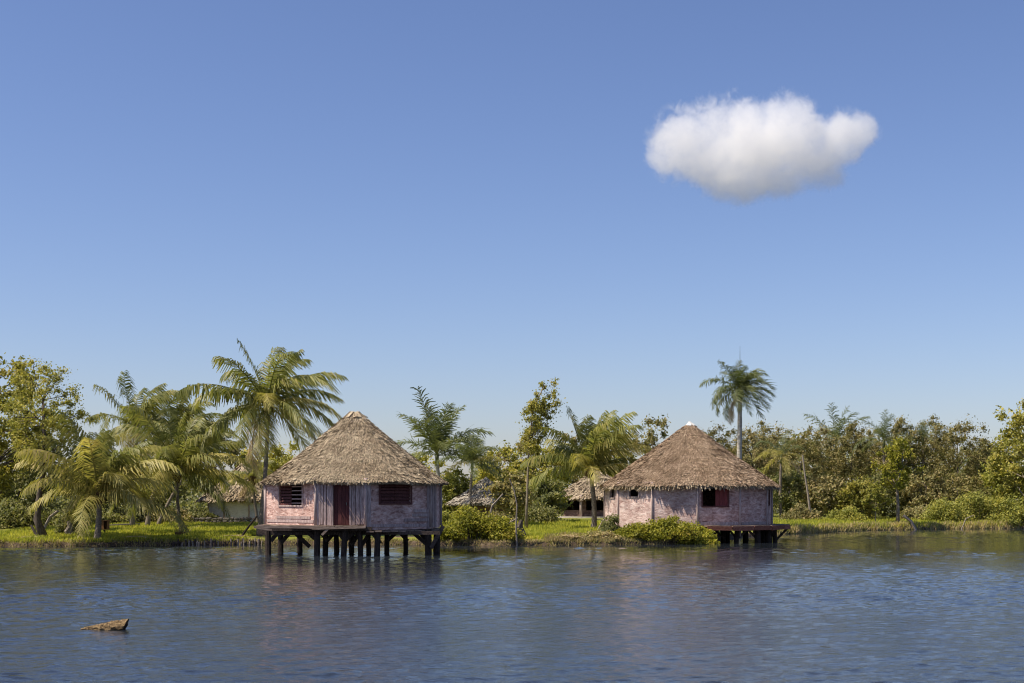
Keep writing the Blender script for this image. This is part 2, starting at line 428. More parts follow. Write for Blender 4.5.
edge = np.clip(np.minimum(np.arange(len(ra))[:, None], (len(ra)-1-np.arange(len(ra)))[:, None]) / 8.0, 0, 1) * \
       np.clip(np.minimum(np.arange(len(ca))[None, :], (len(ca)-1-np.arange(len(ca)))[None, :]) / 8.0, 0, 1)
wz *= edge
wv = np.stack([gx2, gy2, wz], 2).reshape(-1, 3)
nr, nc = gx2.shape
I = (np.arange(nr-1)[:, None]*nc + np.arange(nc-1)[None, :]).ravel()
wf = np.stack([I, I+1, I+nc+1, I+nc], 1)
B = len(wv)
bl, br, tr, tl = 0, nc-1, nr*nc-1, (nr-1)*nc
outer = np.array([(-9000,-400,0),(9000,-400,0),(9000,220,0),(-9000,220,0)], dtype=float)
wv = np.concatenate([wv, outer])
ring = [tuple([B, B+1] + list(range(br, bl-1, -1))), tuple([B+1, B+2] + list(range(tr, br-1, -nc))),
        tuple([B+2, B+3] + list(range(tl, tr+1))), tuple([B+3, B] + list(range(bl, tl+1, nc)))]
wme = np_mesh('water', wv, [wf] + [np.array(r)[None, :] for r in ring], True)
tag(link('water', wme, M['water']), kind='structure')

# red earth path along the right shore
pv = []; pf = []
pxs = np.linspace(X(800, 132), X(985, 150), 60)
for i, x in enumerate(pxs):
    yc = shore(x) + 7.5 + 0.5*math.sin(x*0.4)
    w = 1.3 + 0.3*math.sin(x*0.9+1)
    for y in (yc - w, yc, yc + w):
        pv.append((x, y, ground_z(x, y) + 0.035))
for i in range(len(pxs)-1):
    for k in range(2):
        a = i*3+k; pf.append((a, a+3, a+4, a+1))
tag(link('path', np_mesh('path', pv, np.array(pf), True), M['dirt']), kind='structure')

# ------------------------------------------------------------------ huts
def P(c, R, deg):
    a = math.radians(deg)
    return Vector((c[0] + R*math.sin(a), c[1] - R*math.cos(a), 0))

def panel(A, B, z0, z1, th, holes=()):
    """wall sheet from A to B (plan, outer face), thickness inward, rectangular holes (u0,u1,z0,z1)"""
    A = Vector(A); B = Vector(B); d = (B - A); L = d.length; d.normalize()
    n = Vector((-d.y, d.x, 0))          # inward for counter-clockwise-from-front order
    us = sorted({0.0, L} | {h[0] for h in holes} | {h[1] for h in holes})
    zs = sorted({z0, z1} | {h[2] for h in holes} | {h[3] for h in holes})
    solid = lambda i, j: 0 <= i < len(us)-1 and 0 <= j < len(zs)-1 and not any(h[0]-1e-6 <= us[i] and us[i+1] <= h[1]+1e-6 and h[2]-1e-6 <= zs[j] and zs[j+1] <= h[3]+1e-6 for h in holes)
    mb = MB()
    def pt(u, z, k): p = A + d*u + n*(th*k); return (p.x, p.y, z)
    for i in range(len(us)-1):
        for j in range(len(zs)-1):
            if not solid(i, j): continue
            a, b, c, e = us[i], us[i+1], zs[j], zs[j+1]
            mb.raw([pt(a,c,0),pt(b,c,0),pt(b,e,0),pt(a,e,0)], [(0,1,2,3)])
            mb.raw([pt(a,c,1),pt(b,c,1),pt(b,e,1),pt(a,e,1)], [(3,2,1,0)])
            if not solid(i-1, j): mb.raw([pt(a,c,0),pt(a,c,1),pt(a,e,1),pt(a,e,0)], [(3,2,1,0)])
            if not solid(i+1, j): mb.raw([pt(b,c,0),pt(b,c,1),pt(b,e,1),pt(b,e,0)], [(0,1,2,3)])
            if not solid(i, j-1): mb.raw([pt(a,c,0),pt(b,c,0),pt(b,c,1),pt(a,c,1)], [(3,2,1,0)])
            if not solid(i, j+1): mb.raw([pt(a,e,0),pt(b,e,0),pt(b,e,1),pt(a,e,1)], [(0,1,2,3)])
    return mb

class Facet:
    def __init__(s, A, B, base):
        s.A = Vector(A); s.B = Vector(B); s.L = (s.B-s.A).length; s.d = (s.B-s.A).normalized()
        s.n = Vector((s.d.y, -s.d.x, 0)); s.base = Vector(base)
    def u(s, px):        # where the sight line through a picture column meets this facet (plan)
        t = (px - 512.0) / F_PX; a = s.A + s.base
        return (t*a.y - a.x) / (s.d.x - t*s.d.y)
    def pt(s, u, z, out=0.0):
        p = s.A + s.d*u + s.n*out
        return Vector((p.x, p.y, z))
    def zpx(s, u, py):
        p = s.A + s.d*u + s.base
        return CAM_Z + (HOR - py)/F_PX*p.y - s.base.z
    def bx(s, mb, u0, u1, z0, z1, o0, o1):
        v = [s.pt(u0,z0,o1), s.pt(u1,z0,o1), s.pt(u1,z0,o0), s.pt(u0,z0,o0), s.pt(u0,z1,o1), s.pt(u1,z1,o1), s.pt(u1,z1,o0), s.pt(u0,z1,o0)]
        mb.raw(v, [(0,3,2,1),(4,5,6,7),(0,1,5,4),(1,2,6,5),(2,3,7,6),(3,0,4,7)])

def thatch_roof(parent, c, Re, z_eave, z_apex, angs, mat, seed, dens=150, blade=(0.10, 0.42), fringe=0.34, cap_mat=None, fringe_mat=None, cap_r=0.28, poly=0.55, ridge=0.0):
    """cone over a many-sided plan: a closed thatch body plus overlapping palm-leaf strips and a ragged eave"""
    rng = np.random.RandomState(seed)
    va = np.radians(np.array(list(angs) + [angs[0] + 360]))
    def rad(th):
        th = np.mod(th - va[0], 2*np.pi) + va[0]
        k = np.clip(np.searchsorted(va, th, side='right') - 1, 0, len(va)-2)
        mid = (va[k]+va[k+1])/2; half = (va[k+1]-va[k])/2
        f = np.cos(half)/np.cos(th-mid)
        return Re * (1 - poly + poly*f) * (1 + 0.008*np.sin(th*5+seed) + 0.006*np.sin(th*11+2*seed))
    H = z_apex - z_eave
    def surf(th, t):      # t: 0 eave .. 1 apex
        r = rad(th)*(1-t) + 0.05*t
        zz = z_eave + H*t - 0.10*np.sin(np.pi*t) + 0.03*np.sin(th*7+t*9+seed)*(1-t)
        x = c[0] + r*np.sin(th); y = c[1] - r*np.cos(th)
        x = x + ridge*np.sign(np.sin(th))*np.clip(t, 0, 1)*np.abs(np.sin(th))**0.4
        return np.stack([x, y, zz], -1)
    n, k = 72, 14
    TH, T = np.meshgrid(np.linspace(0, 2*np.pi, n, endpoint=False), np.linspace(0, 1, k), indexing='ij')
    top = surf(TH, T).reshape(-1, 3)
    bot = surf(TH, T).reshape(-1, 3) - np.array([0, 0, 0.22])
    I = [(i*k+j, ((i+1) % n)*k+j, ((i+1) % n)*k+j+1, i*k+j+1) for i in range(n) for j in range(k-1)]
    off = n*k
    J = [(d+off, cc+off, b+off, a+off) for a, b, cc, d in I]
    E = [(i*k+off, ((i+1) % n)*k+off, ((i+1) % n)*k, i*k) for i in range(n)]
    roof = link('roof', np_mesh('roof', np.concatenate([top, bot]), np.array(I+J+E)), mat, parent)
    slope = math.hypot(Re, H)
    N = int(math.pi*Re*slope*dens)
    t = 1 - np.sqrt(rng.rand(N)); t = np.clip(t, 0.0, 0.985)
    rows = np.round(t*slope/0.24)*0.24/slope; t = np.clip(rows + rng.normal(0, 0.055, N)/slope, 0, 0.985)
    th = rng.rand(N)*2*np.pi
    def blades(th, t, length, width, lift, droop):
        p = surf(th, t)
        q = surf(th, np.maximum(t - 0.02, -0.05)); dn = q - p; dn /= np.linalg.norm(dn, axis=1)[:, None]
        side = np.stack([np.cos(th), np.sin(th), 0*th], 1)
        nrm = np.cross(side, dn); nrm *= np.sign(nrm[:, 2:3])
        d1 = dn + side*rng.normal(0, 0.24, (len(th), 1)) + nrm*lift[:, None] + np.array([0, 0, -1])*droop[:, None]
        d1 /= np.linalg.norm(d1, axis=1)[:, None]
        sv = np.cross(d1, nrm); sv /= np.linalg.norm(sv, axis=1)[:, None]
        sv = sv + nrm*rng.normal(0, 0.35, (len(th), 1))
        w = width[:, None]; L = length[:, None]
        a = p + nrm*0.015
        return np.stack([a - sv*w*0.5, a + sv*w*0.5, a + sv*w*0.3 + d1*L, a - sv*w*0.3 + d1*L], 1).reshape(-1, 3)
    V = blades(th, t, rng.uniform(0.7, 1.3, N)*blade[1], rng.uniform(0.6, 1.4, N)*blade[0], rng.uniform(0.03, 0.30, N), np.zeros(N))
    Ne = int(2*math.pi*Re*85)
    the = rng.rand(Ne)*2*np.pi
    Ve = blades(the, rng.uniform(-0.01, 0.035, Ne), rng.uniform(0.55, 1.3, Ne)*fringe, rng.uniform(0.03, 0.08, Ne), rng.uniform(-0.25, 0.15, Ne), rng.uniform(0.0, 1.3, Ne))
    tag(link('eave_fringe', np_mesh('eave_fringe', Ve, np.arange(len(Ve), dtype=np.int32).reshape(-1, 4)), fringe_mat or mat, roof), kind='stuff')
    th_o = link('thatch', np_mesh('thatch', V, np.arange(len(V), dtype=np.int32).reshape(-1, 4)), mat, roof)
    tag(th_o, kind='stuff')
    # cap of bundled leaves over the tip
    mb = MB(); rr = random.Random(seed)
    for i in range(26):
        a = rr.uniform(0, 6.28)
        mb.bar((c[0] + ridge*math.sin(a), c[1], z_apex + rr.uniform(0.02, 0.10)), (c[0] + ridge*math.sin(a) + cap_r*math.sin(a)*rr.uniform(0.8, 1.3), c[1] - cap_r*math.cos(a)*rr.uniform(0.8, 1.3), z_apex - cap_r*rr.uniform(0.5, 0.85)), 0.12, 0.05)
    mb.build('ridge_cap', cap_mat or mat, roof)
    return roof

def window(hut, f, u0, u1, z0, z1, style, frame_mat, rng):
    """frame proud of the wall; style per half: 'slats', 'bars', 'board', 'open'"""
    fr = MB(); t = 0.07
    f.bx(fr, u0-t, u1+t, z0-t, z0-0.002, -0.03, 0.055); f.bx(fr, u0-t, u1+t, z1+0.002, z1+t, -0.03, 0.055)
    f.bx(fr, u0-t, u0-0.002, z0, z1, -0.03, 0.05); f.bx(fr, u1+0.002, u1+t, z0, z1, -0.03, 0.05)
    win = fr.build('window', frame_mat, hut)
    halves = [(u0, (u0+u1)/2), ((u0+u1)/2, u1)] if len(style) == 2 else [(u0, u1)]
    for (a, b), st in zip(halves, style):
        a += 0.012; b -= 0.012
        if st == 'slats':
            n = max(5, int((z1-z0)/0.13)); h = (z1-z0)/n
            for i in range(n):
                zc = z0 + (i+0.5)*h; s_ = MB(); tilt = rng.uniform(0.02, 0.05)
                v = [f.pt(a, zc-h*0.42, tilt-0.05), f.pt(b, zc-h*0.42, tilt-0.05), f.pt(b, zc+h*0.40, -0.075), f.pt(a, zc+h*0.40, -0.075)]
                w = [p - f.n*0.018 for p in v]
                s_.raw(v+w, [(0,1,2,3),(7,6,5,4),(4,5,1,0),(5,6,2,1),(6,7,3,2),(7,4,0,3)])
                s_.build('slat', M['shutter'], win)
        elif st == 'bars':
            n = max(4, int((z1-z0)/0.2)); h = (z1-z0)/n
            for i in range(n):
                s_ = MB(); zc = z0+(i+0.5)*h; f.bx(s_, a, b, zc-0.022, zc+0.022, -0.07, -0.04); s_.build('slat', M['plank_grey'], win)
        elif st == 'board':
            n = 3; w = (b-a)/n
            for i in range(n):
                s_ = MB(); f.bx(s_, a+i*w+0.006, a+(i+1)*w-0.006, z0+0.01, z1-0.01, -0.05-0.006*i, -0.01); s_.build('shutter_board', M['shutter_red'], win)
    return win

def corner_posts(hut, verts, z0, z1, r, mat):
    for v in verts:
        mb = MB(); rr = random.Random(int(abs(v.x*100)+abs(v.y*37)))
        out = Vector((v.x, v.y, 0)).normalized()*0.03
        mb.tube([(v.x+out.x, v.y+out.y, z0), (v.x+out.x+rr.uniform(-.02,.02), v.y+out.y, (z0+z1)/2), (v.x+out.x, v.y+out.y, z1)], [r, r*0.95, r*0.9], 7)
        mb.build('corner_post', mat, hut, True)

def post(hut, x, y, z0, z1, r, rng, name='stilt_post'):
    mb = MB(); lean = (rng.uniform(-.13,.13), rng.uniform(-.1,.1)); r *= rng.uniform(0.85, 1.15)
    mb.tube([(x+lean[0], y+lean[1], z0), (x+lean[0]*.5, y, (z0+z1)/2), (x, y, z1)], [r*1.35, r*1.22, r*1.2], 8, jit=0.06, rng=rng)
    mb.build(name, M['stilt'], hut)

# ---- hut with the maroon door, standing over the water
def hut_with_door():
    rng = random.Random(3)
    D0 = 72.0; cx = X(354, D0); base = Vector((cx, D0, 0))
    hut = empty('stilt_hut', base, 'thatched hut on dark stilts over the water with a maroon door', 'hut')
    R = 4.42; zf = 1.46; zt = 3.72
    def col(px):         # plan angle of the wall corner seen at a picture column
        t = (px - 512.0)/F_PX; best = min(range(-900, 900), key=lambda k: abs((cx + R*math.sin(math.radians(k/10))) - t*(D0 - R*math.cos(math.radians(k/10))))); return best/10
    ang = [-76, col(315.5), col(365.5), col(430), 104, 150, 196, 241]
    V = [P((0, 0), R, a) for a in ang]
    F = [Facet(V[i], V[(i+1) % 8], base) for i in range(8)]
    # facet 0: lit wall with window
    f = F[0]
    a, b = f.u(279.5), f.u(302.5); w0 = (a, b, 2.42, 3.42)
    panel(f.A, f.B, zf, zt, 0.09, [w0]).build('wall_panel', M['wall_pink'], hut)
    window(hut, f, *w0, ('slats', 'bars'), M['plank_grey'], rng)
    for k, (z, u0, u1) in enumerate(((zf+0.12, 0.15, f.L-0.15), (zf+0.30, 1.0, f.L-0.4))):
        mb = MB(); f.bx(mb, u0, u1, z, z+0.13, 0.003, 0.03); mb.build('wall_batten', M['plank_grey'], hut)
    # facet 1: boards and the door
    f = F[1]
    a, b = f.u(333.5), f.u(349.5)
    dz1 = zf + 1.98
    panel(f.A, f.B, zf, zt, 0.05, [(a, b, zf+0.001, dz1)]).build('wall_panel', M['wall_brown'], hut)
    def planks(u0, u1, n, z0, z1):
        e = np.cumsum([0] + [rng.uniform(0.7, 1.3) for _ in range(n)]); e = u0 + e/e[-1]*(u1-u0)
        for i in range(n):
            mb = MB(); g = rng.uniform(0.008, 0.02); o = rng.uniform(0.02, 0.055)
            f.bx(mb, e[i]+g, e[i+1]-g, z0+rng.uniform(0, .05), z1-rng.uniform(0, .03), 0.003, o)
            mb.build('plank', M['plank_grey'], hut)
    planks(0.02, a-0.1, 4, zf, zt); planks(b+0.1, f.L-0.02, 3, zf, zt); planks(a-0.1, b+0.1, 1, dz1+0.07, zt)
    fr = MB(); f.bx(fr, a-0.1, a-0.005, zf, dz1+0.06, 0.003, 0.07); f.bx(fr, b+0.005, b+0.1, zf, dz1+0.06, 0.003, 0.07); f.bx(fr, a-0.005, b+0.005, dz1, dz1+0.06, 0.003, 0.066)
    door = fr.build('door', M['plank_grey'], hut)
    for i in range(4):
        mb = MB(); w = (b-a)/4; f.bx(mb, a+i*w+0.004, a+(i+1)*w-0.004, zf+0.02, dz1-0.01, -0.05, -0.012-0.004*(i % 2)); mb.build('door_board', M['door'], door)
    mb = MB(); f.bx(mb, b-0.16, b-0.12, zf+0.95, zf+1.1, -0.01, 0.03); mb.build('handle', M['stone'], door)
    # facet 2: shaded wall with louvred window
    f = F[2]
    a, b = f.u(380), f.u(410.5); w2 = (a, b, 2.52, 3.42)
    panel(f.A, f.B, zf-0.22, zt, 0.09, [w2]).build('wall_panel', M['wall_pink'], hut)
    window(hut, f, *w2, ('slats', 'slats'), M['shutter'], rng)
    for z, p0, p1 in ((1.86, 412, 429), (2.06, 413, 428), (1.36, 366, 430), (1.62, 404, 428)):
        mb = MB(); f.bx(mb, f.u(p0), f.u(p1), z, z+0.15, 0.003, rng.uniform(0.03, 0.05)); mb.build('wall_batten', M['plank_grey'], hut)
    mb = MB(); f.bx(mb, 0.03, 0.28, zf-0.2, zt, 0.003, 0.045); mb.build('plank', M['plank_grey'], hut)
    mb = MB(); f.bx(mb, f.L-0.2, f.L-0.03, zf-0.2, zt, 0.003, 0.04); mb.build('plank', M['plank_grey'], hut)
    for i in range(3, 8):
        f = F[i]
        panel(f.A, f.B, zf-(0.2 if i == 3 else 0), zt, 0.09).build('wall_panel', M['wall_pink'], hut)
    f = F[3]
    for i in range(3):
        mb = MB(); f.bx(mb, 0.1+i*0.55, 0.55+i*0.55, zf-0.15, zt, 0.003, 0.03+0.01*i); mb.build('plank', M['plank_grey'], hut)
    corner_posts(hut, V, zf-0.1, zt, 0.085, M['post_pale'])
    # floor boards, each one running front to back
    x0 = X(253, 68) - cx; x1 = R*math.sin(math.radians(80)); n = 24
    for i in range(n):
        a = x0 + (x1-x0)*i/n; b = x0 + (x1-x0)*(i+1)/n; xm = (a+b)/2
        lim = math.sqrt(max(0.5, (R+0.15)**2 - min(abs(xm), R)**2))
        yf = -min(4.75, max(lim, 2.4 if xm < 0 else 0) + (0.65 if xm < X(365, 68)-cx else -0.1)) - rng.uniform(0, 0.18)
        mb = MB(); zz = zf - 0.075 + rng.uniform(-0.012, 0.012)
        if xm > X(365, 68)-cx: zz -= 0.25
        mb.box((a+0.008, yf, zz), (b-0.008, lim, zz+0.07)); mb.build('deck_board', M['deck'], hut)
    # joists and edge beams
    for y, xa, xb, z in ((-4.35, 262, 372, 1.28), (-3.6, 262, 440, 1.06), (-1.6, 258, 442, 1.06), (0.6, 258, 442, 1.06), (2.8, 268, 436, 1.06)):
        mb = MB(); mb.bar((X(xa, D0+y)-cx, y, z), (X(xb, D0+y)-cx, y, z+0.03), 0.15, 0.17); mb.build('joist', M['brace'], hut)
    mb = MB(); mb.bar((X(364, 68.2)-cx, -3.98, 1.3), (X(366.5, 68.2)-cx, -4.1, 1.3), 0.28, 0.12); mb.build('joist_end', M['white_paint'], hut)
    for p, q in (((254, 527.0), (272, 530.0)), ((256, 526.5), (318, 527.6)), ((312, 528.5), (366, 527.0)), ((322, 535), (329, 528))):
        mb = MB(); mb.bar((X(p[0], 67.1)-cx, -4.95, Z(p[1], 67.1)), (X(q[0], 67.1)-cx, -4.95+rng.uniform(-.1,.1), Z(q[1], 67.1)), 0.05, 0.11); mb.build('edge_board', M['deck'], hut)
    for p, dy, r in ((268,-3.6,.12),(280.5,0.6,.13),(317.5,-4.2,.12),(326,-1.6,.13),(336,0.6,.13),(345,-4.2,.13),(360,-3.9,.12),(368,-1.6,.12),(378,-4.1,.12),(387,0.6,.13),(428,-2.6,.13),(437,0.6,.14),
                     (300,2.8,.12),(352,2.8,.12),(405,2.8,.12)):
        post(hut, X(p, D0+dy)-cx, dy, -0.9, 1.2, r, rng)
    for (p, q, dy) in (((281,543),(292,529.5),-0.9),((292,530),(309,547),-2.2),((305,530),(317,541),-3.9),((328,541),(318,530),-2.6),((327,541),(336,530),-2.6),
                       ((345,541),(336,530),-3.8),((345,541),(355,530),-3.8),((351,546),(359,532),-2.4),((361,546),(371,531),-2.6),((380,543),(371,531),-3.8),((387,541),(399,530),-0.8),
                       ((398,530),(407,541),-1.0),((410,530),(427,545),-2.2),((427,540),(416,529),-1.0),((431,548),(443,526),-3.0),((271,541),(279,530),-2.6)):
        mb = MB(); y = D0+dy; mb.bar((X(p[0], y)-cx, dy, Z(p[1], y)), (X(q[0], y)-cx, dy+0.25, Z(q[1], y)), 0.19, 0.13, (0, 1, 0)); mb.build('brace', M['brace'], hut)
    thatch_roof(hut, (0.03, 0), 4.52, 3.62, 7.05, ang, M['thatch_grey'], 4, dens=380, blade=(0.055, 0.27), fringe=0.23, ridge=0.22, cap_r=0.36, poly=0.3)
hut_with_door()

# ---- round hut at the water's edge with a rusty platform
def round_hut():
    rng = random.Random(8)
    D0 = 93.4; cx = X(688, D0); base = Vector((cx, D0, 0))
    hut = empty('shore_hut', base, 'large round thatched hut with pink bark walls and rust red platform', 'hut')
    R = 5.45; zf = 1.1; zt = 3.8
    ang = [-91+30*i for i in range(12)]
    V = [P((0, 0), R, a) for a in ang]
    F = [Facet(V[i], V[(i+1) % 12], base) for i in range(12)]
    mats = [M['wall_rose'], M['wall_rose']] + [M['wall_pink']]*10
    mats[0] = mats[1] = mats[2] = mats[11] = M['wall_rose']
    holes = {0: (610.5, 614.5, 489.5, 497.5), 1: (629.5, 638.5, 489.5, 496.5), 3: (702.5, 728, 486, 506), 5: (765.2, 769.2, 487, 505)}
    for i, f in enumerate(F):
        h = ()
        if i in holes:
            p0, p1, y0, y1 = holes[i]
            u0, u1 = f.u(p0), f.u(p1); um = (u0+u1)/2
            h = [(max(0.12, u0), min(f.L-0.12, u1), f.zpx(um, y1), min(f.zpx(um, y0), zt-0.12))]
        low = 0.35 if i in (11, 0, 1, 2, 10, 9) else zf-0.05
        panel(f.A, f.B, low, zt, 0.1, h).build('wall_panel', mats[i], hut)
        if h:
            st = {0: ('open',), 1: ('open',), 3: ('open', 'board'), 5: ('open',)}[i]
            window(hut, f, *h[0], st, M['shutter'] if i in (3, 5) else M['plank_grey'], rng)
    corner_posts(hut, V, 0.4, zt, 0.075, M['post_pale'])
    for i in (2, 3, 4):
        f = F[i]; mb = MB(); f.bx(mb, 0.12, f.L-0.12, zf+0.02, zf+0.2, 0.003, 0.04); mb.build('wall_batten', M['plank_grey'], hut)
    # floor inside
    mb = MB(); n = 36
    mb.raw([(R*0.97*math.sin(2*math.pi*k/n), -R*0.97*math.cos(2*math.pi*k/n), zf-0.06) for k in range(n)] + [(R*0.97*math.sin(2*math.pi*k/n), -R*0.97*math.cos(2*math.pi*k/n), zf) for k in range(n)],
           [tuple(range(n))[::-1], tuple(range(n, 2*n))] + [(k, (k+1) % n, n+(k+1) % n, n+k) for k in range(n)])
    mb.build('floor', M['deck'], hut)
    # platform: wedge boards round the water side, with a rusty edge
    Ro = R + 1.05
    N = 26; a0, a1 = 3.0, 128.0
    for i in range(N):
        b0 = a0 + (a1-a0)*i/N + 0.12; b1 = a0 + (a1-a0)*(i+1)/N - 0.12
        j = rng.uniform(-0.06, 0.10); ri = R*0.955
        pts = [P((0,0), ri, b0), P((0,0), Ro+j, b0), P((0,0), Ro+j, b1), P((0,0), ri, b1)]
        zt_ = zf - 0.02 + rng.uniform(-0.015, 0.012)
        mb = MB(); mb.raw([(p.x, p.y, zt_-0.06) for p in pts] + [(p.x, p.y, zt_) for p in pts], [(0,3,2,1),(4,5,6,7),(0,1,5,4),(1,2,6,5),(2,3,7,6),(3,0,4,7)])
        mb.build('deck_board', M['deck'], hut)
    segs = 9
    for i in range(segs):
        b0 = a0 + (a1-a0)*i/segs; b1 = a0 + (a1-a0)*(i+1)/segs
        p = P((0,0), Ro+0.13, b0+0.15); q = P((0,0), Ro+0.13, b1-0.15)
        z = zf - 0.17 + rng.uniform(-0.03, 0.03); z2 = zf - 0.17 + rng.uniform(-0.03, 0.03)
        mb = MB(); mb.bar((p.x, p.y, z), (q.x, q.y, z2), 0.05, 0.26); mb.build('edge_board', M['rust'], hut)
    for y in (-4.9, -2.4, 0, 2.4):
        w = math.sqrt(max(0.4, (Ro-0.2)**2 - y*y))
        mb = MB(); mb.bar((-w*0.6, y, zf-0.17), (w*0.92, y, zf-0.17), 0.14, 0.2); mb.build('joist', M['brace'], hut)
    for p, dy, r in ((716.5,-5.2,.13),(723,-2.4,.15),(737,-4.9,.13),(757.5,-4.6,.15),(762.5,-2.4,.17),(768,-2.9,.13),(774.5,-2.4,.13),(700,-5.2,.13),(745,0,.14),(770,0,.14),(728,2.4,.14)):
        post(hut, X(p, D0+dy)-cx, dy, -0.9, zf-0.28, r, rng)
    for (p, q, dy) in (((776,540),(787.5,528),-1.6),((738,538),(746,530.5),-4.7),((757,539),(748,530),-4.5),((737,539),(730,531),-4.7),((724,538),(714,530),-3.0),((769,539),(776,530),-2.4)):
        y = D0+dy; mb = MB(); mb.bar((X(p[0], y)-cx, dy, Z(p[1], y)), (X(q[0], y)-cx, dy-0.1, Z(q[1], y)), 0.13, 0.1, (0, 1, 0)); mb.build('brace', M['brace'], hut)
    thatch_roof(hut, (0.1, 0), 5.62, 3.66, 7.72, ang, M['thatch_brown'], 9, dens=340, blade=(0.06, 0.30), fringe=0.38, fringe_mat=M['thatch_grey'], cap_mat=M['white_paint'], cap_r=0.33, poly=0.3)
round_hut()

# ---- open hut farther back, between the palm and the round hut
def open_hut():
    rng = random.Random(12)
    D0 = 138.0; cx = X(597, D0); base = Vector((cx, D0, ground_z(cx, D0)-0.02))
    hut = empty('open_hut', base, 'small open-fronted thatched hut partly hidden behind the large round hut', 'hut')
    R = 3.75; ang = [-70+45*i for i in range(8)]
    V = [P((0, 0), R, a) for a in ang]; F = [Facet(V[i], V[(i+1) % 8], base) for i in range(8)]
    n = 24; mb = MB(); Rs = 4.6
    mb.raw([(Rs*math.sin(2*math.pi*k/n), -Rs*math.cos(2*math.pi*k/n), -0.4) for k in range(n)] + [(Rs*math.sin(2*math.pi*k/n), -Rs*math.cos(2*math.pi*k/n), 0.14) for k in range(n)],
           [tuple(range(n))[::-1], tuple(range(n, 2*n))] + [(k, (k+1) % n, n+(k+1) % n, n+k) for k in range(n)])
    mb.build('floor_slab', M['slab'], hut)
    for i in range(8):
        f = F[i]
        hole = [(0.35, f.L-0.35, 0.75, 1.9)] if i in (0, 1) else ()
        panel(f.A, f.B, 0.14, 2.2, 0.08, hole).build('wall_panel', M['wall_brown'], hut)
    corner_posts(hut, [P((0, 0), R+0.35, a) for a in ang], 0.1, 2.2, 0.13, M['post_pale'])
    thatch_roof(hut, (0, 0), 4.25, 1.95, 4.75, ang, M['thatch_grey'], 15, dens=90, blade=(0.14, 0.5))
open_hut()

def back_hut(px, D0, R, name, label, wall, thatch, zt, apex, seed, over=0.5, sink=0.0):
    cx = X(px, D0); base = Vector((cx, D0, ground_z(cx, D0)-0.05-sink))
    hut = empty(name, base, label, 'hut')
    ang = [-60+40*i for i in range(9)]
    V = [P((0, 0), R, a) for a in ang]
    for i in range(9):
        panel(V[i], V[(i+1) % 9], 0.0, zt, 0.08).build('wall_panel', wall, hut)
    corner_posts(hut, V, 0, zt, 0.07, M['plank_grey'])
    thatch_roof(hut, (0, 0), R+over, zt-0.2, apex, ang, thatch, seed, dens=90, blade=(0.14, 0.5))
back_hut(243, 113, 2.8, 'white_hut', 'white-walled thatched hut half hidden behind palm fronds', M['wall_white'], M['thatch_grey'], 2.1, 4.7, 21)
back_hut(486, 116, 2.4, 'old_hut', 'old hut with pale sagging thatch half buried in shrubs', M['wall_brown'], M['thatch_old'], 1.75, 3.5, 23)

# ------------------------------------------------------------------ trees and shrubs
def leaf_quads(rng, C, size, aspect, nrm, bias):
    N = len(C)
    n = rng.normal(0, 1, (N, 3)); n /= np.linalg.norm(n, axis=1)[:, None]
    n = n + nrm*bias; n /= np.linalg.norm(n, axis=1)[:, None]
    r = rng.normal(0, 1, (N, 3)); u = np.cross(n, r); u /= np.linalg.norm(u, axis=1)[:, None]
    v = np.cross(n, u)
    s = size[:, None]
    a = C - u*s; b = C + v*s*aspect - n*s*0.15; c = C + u*s; d = C - v*s*aspect - n*s*0.15
    return np.stack([a, b, c, d], 1).reshape(-1, 3)

def grow(rng, p, d, length, r, depth, mb, tips, up=0.25, wob=0.25, kids=3, spread=0.75):
    n = 5; pts = [np.array(p)]; rad = [r]; d = np.array(d, float); d /= np.linalg.norm(d)
    for i in range(n):
        d = d + rng.normal(0, wob*0.4, 3) + np.array([0, 0, up*0.12]); d /= np.linalg.norm(d)
        pts.append(pts[-1] + d*length/n); rad.append(r*(1 - 0.55*(i+1)/n))
    mb.tube([tuple(q) for q in pts], rad, 7 if depth > 1 else 5, cap=False)
    if depth <= 1:
        tips.append((pts[-1], d)); tips.append((pts[3], d))
        if depth == 0: return
    for k in range(kids):
        i = rng.randint(2, n+1); nd_ = d + rng.normal(0, spread, 3); nd_[2] = abs(nd_[2])*0.6 + up*0.6; nd_ /= np.linalg.norm(nd_)
        if depth > 0: grow(rng, pts[i], nd_, length*rng.uniform(0.55, 0.8), rad[i]*0.65, depth-1, mb, tips, up, wob, kids, spread)

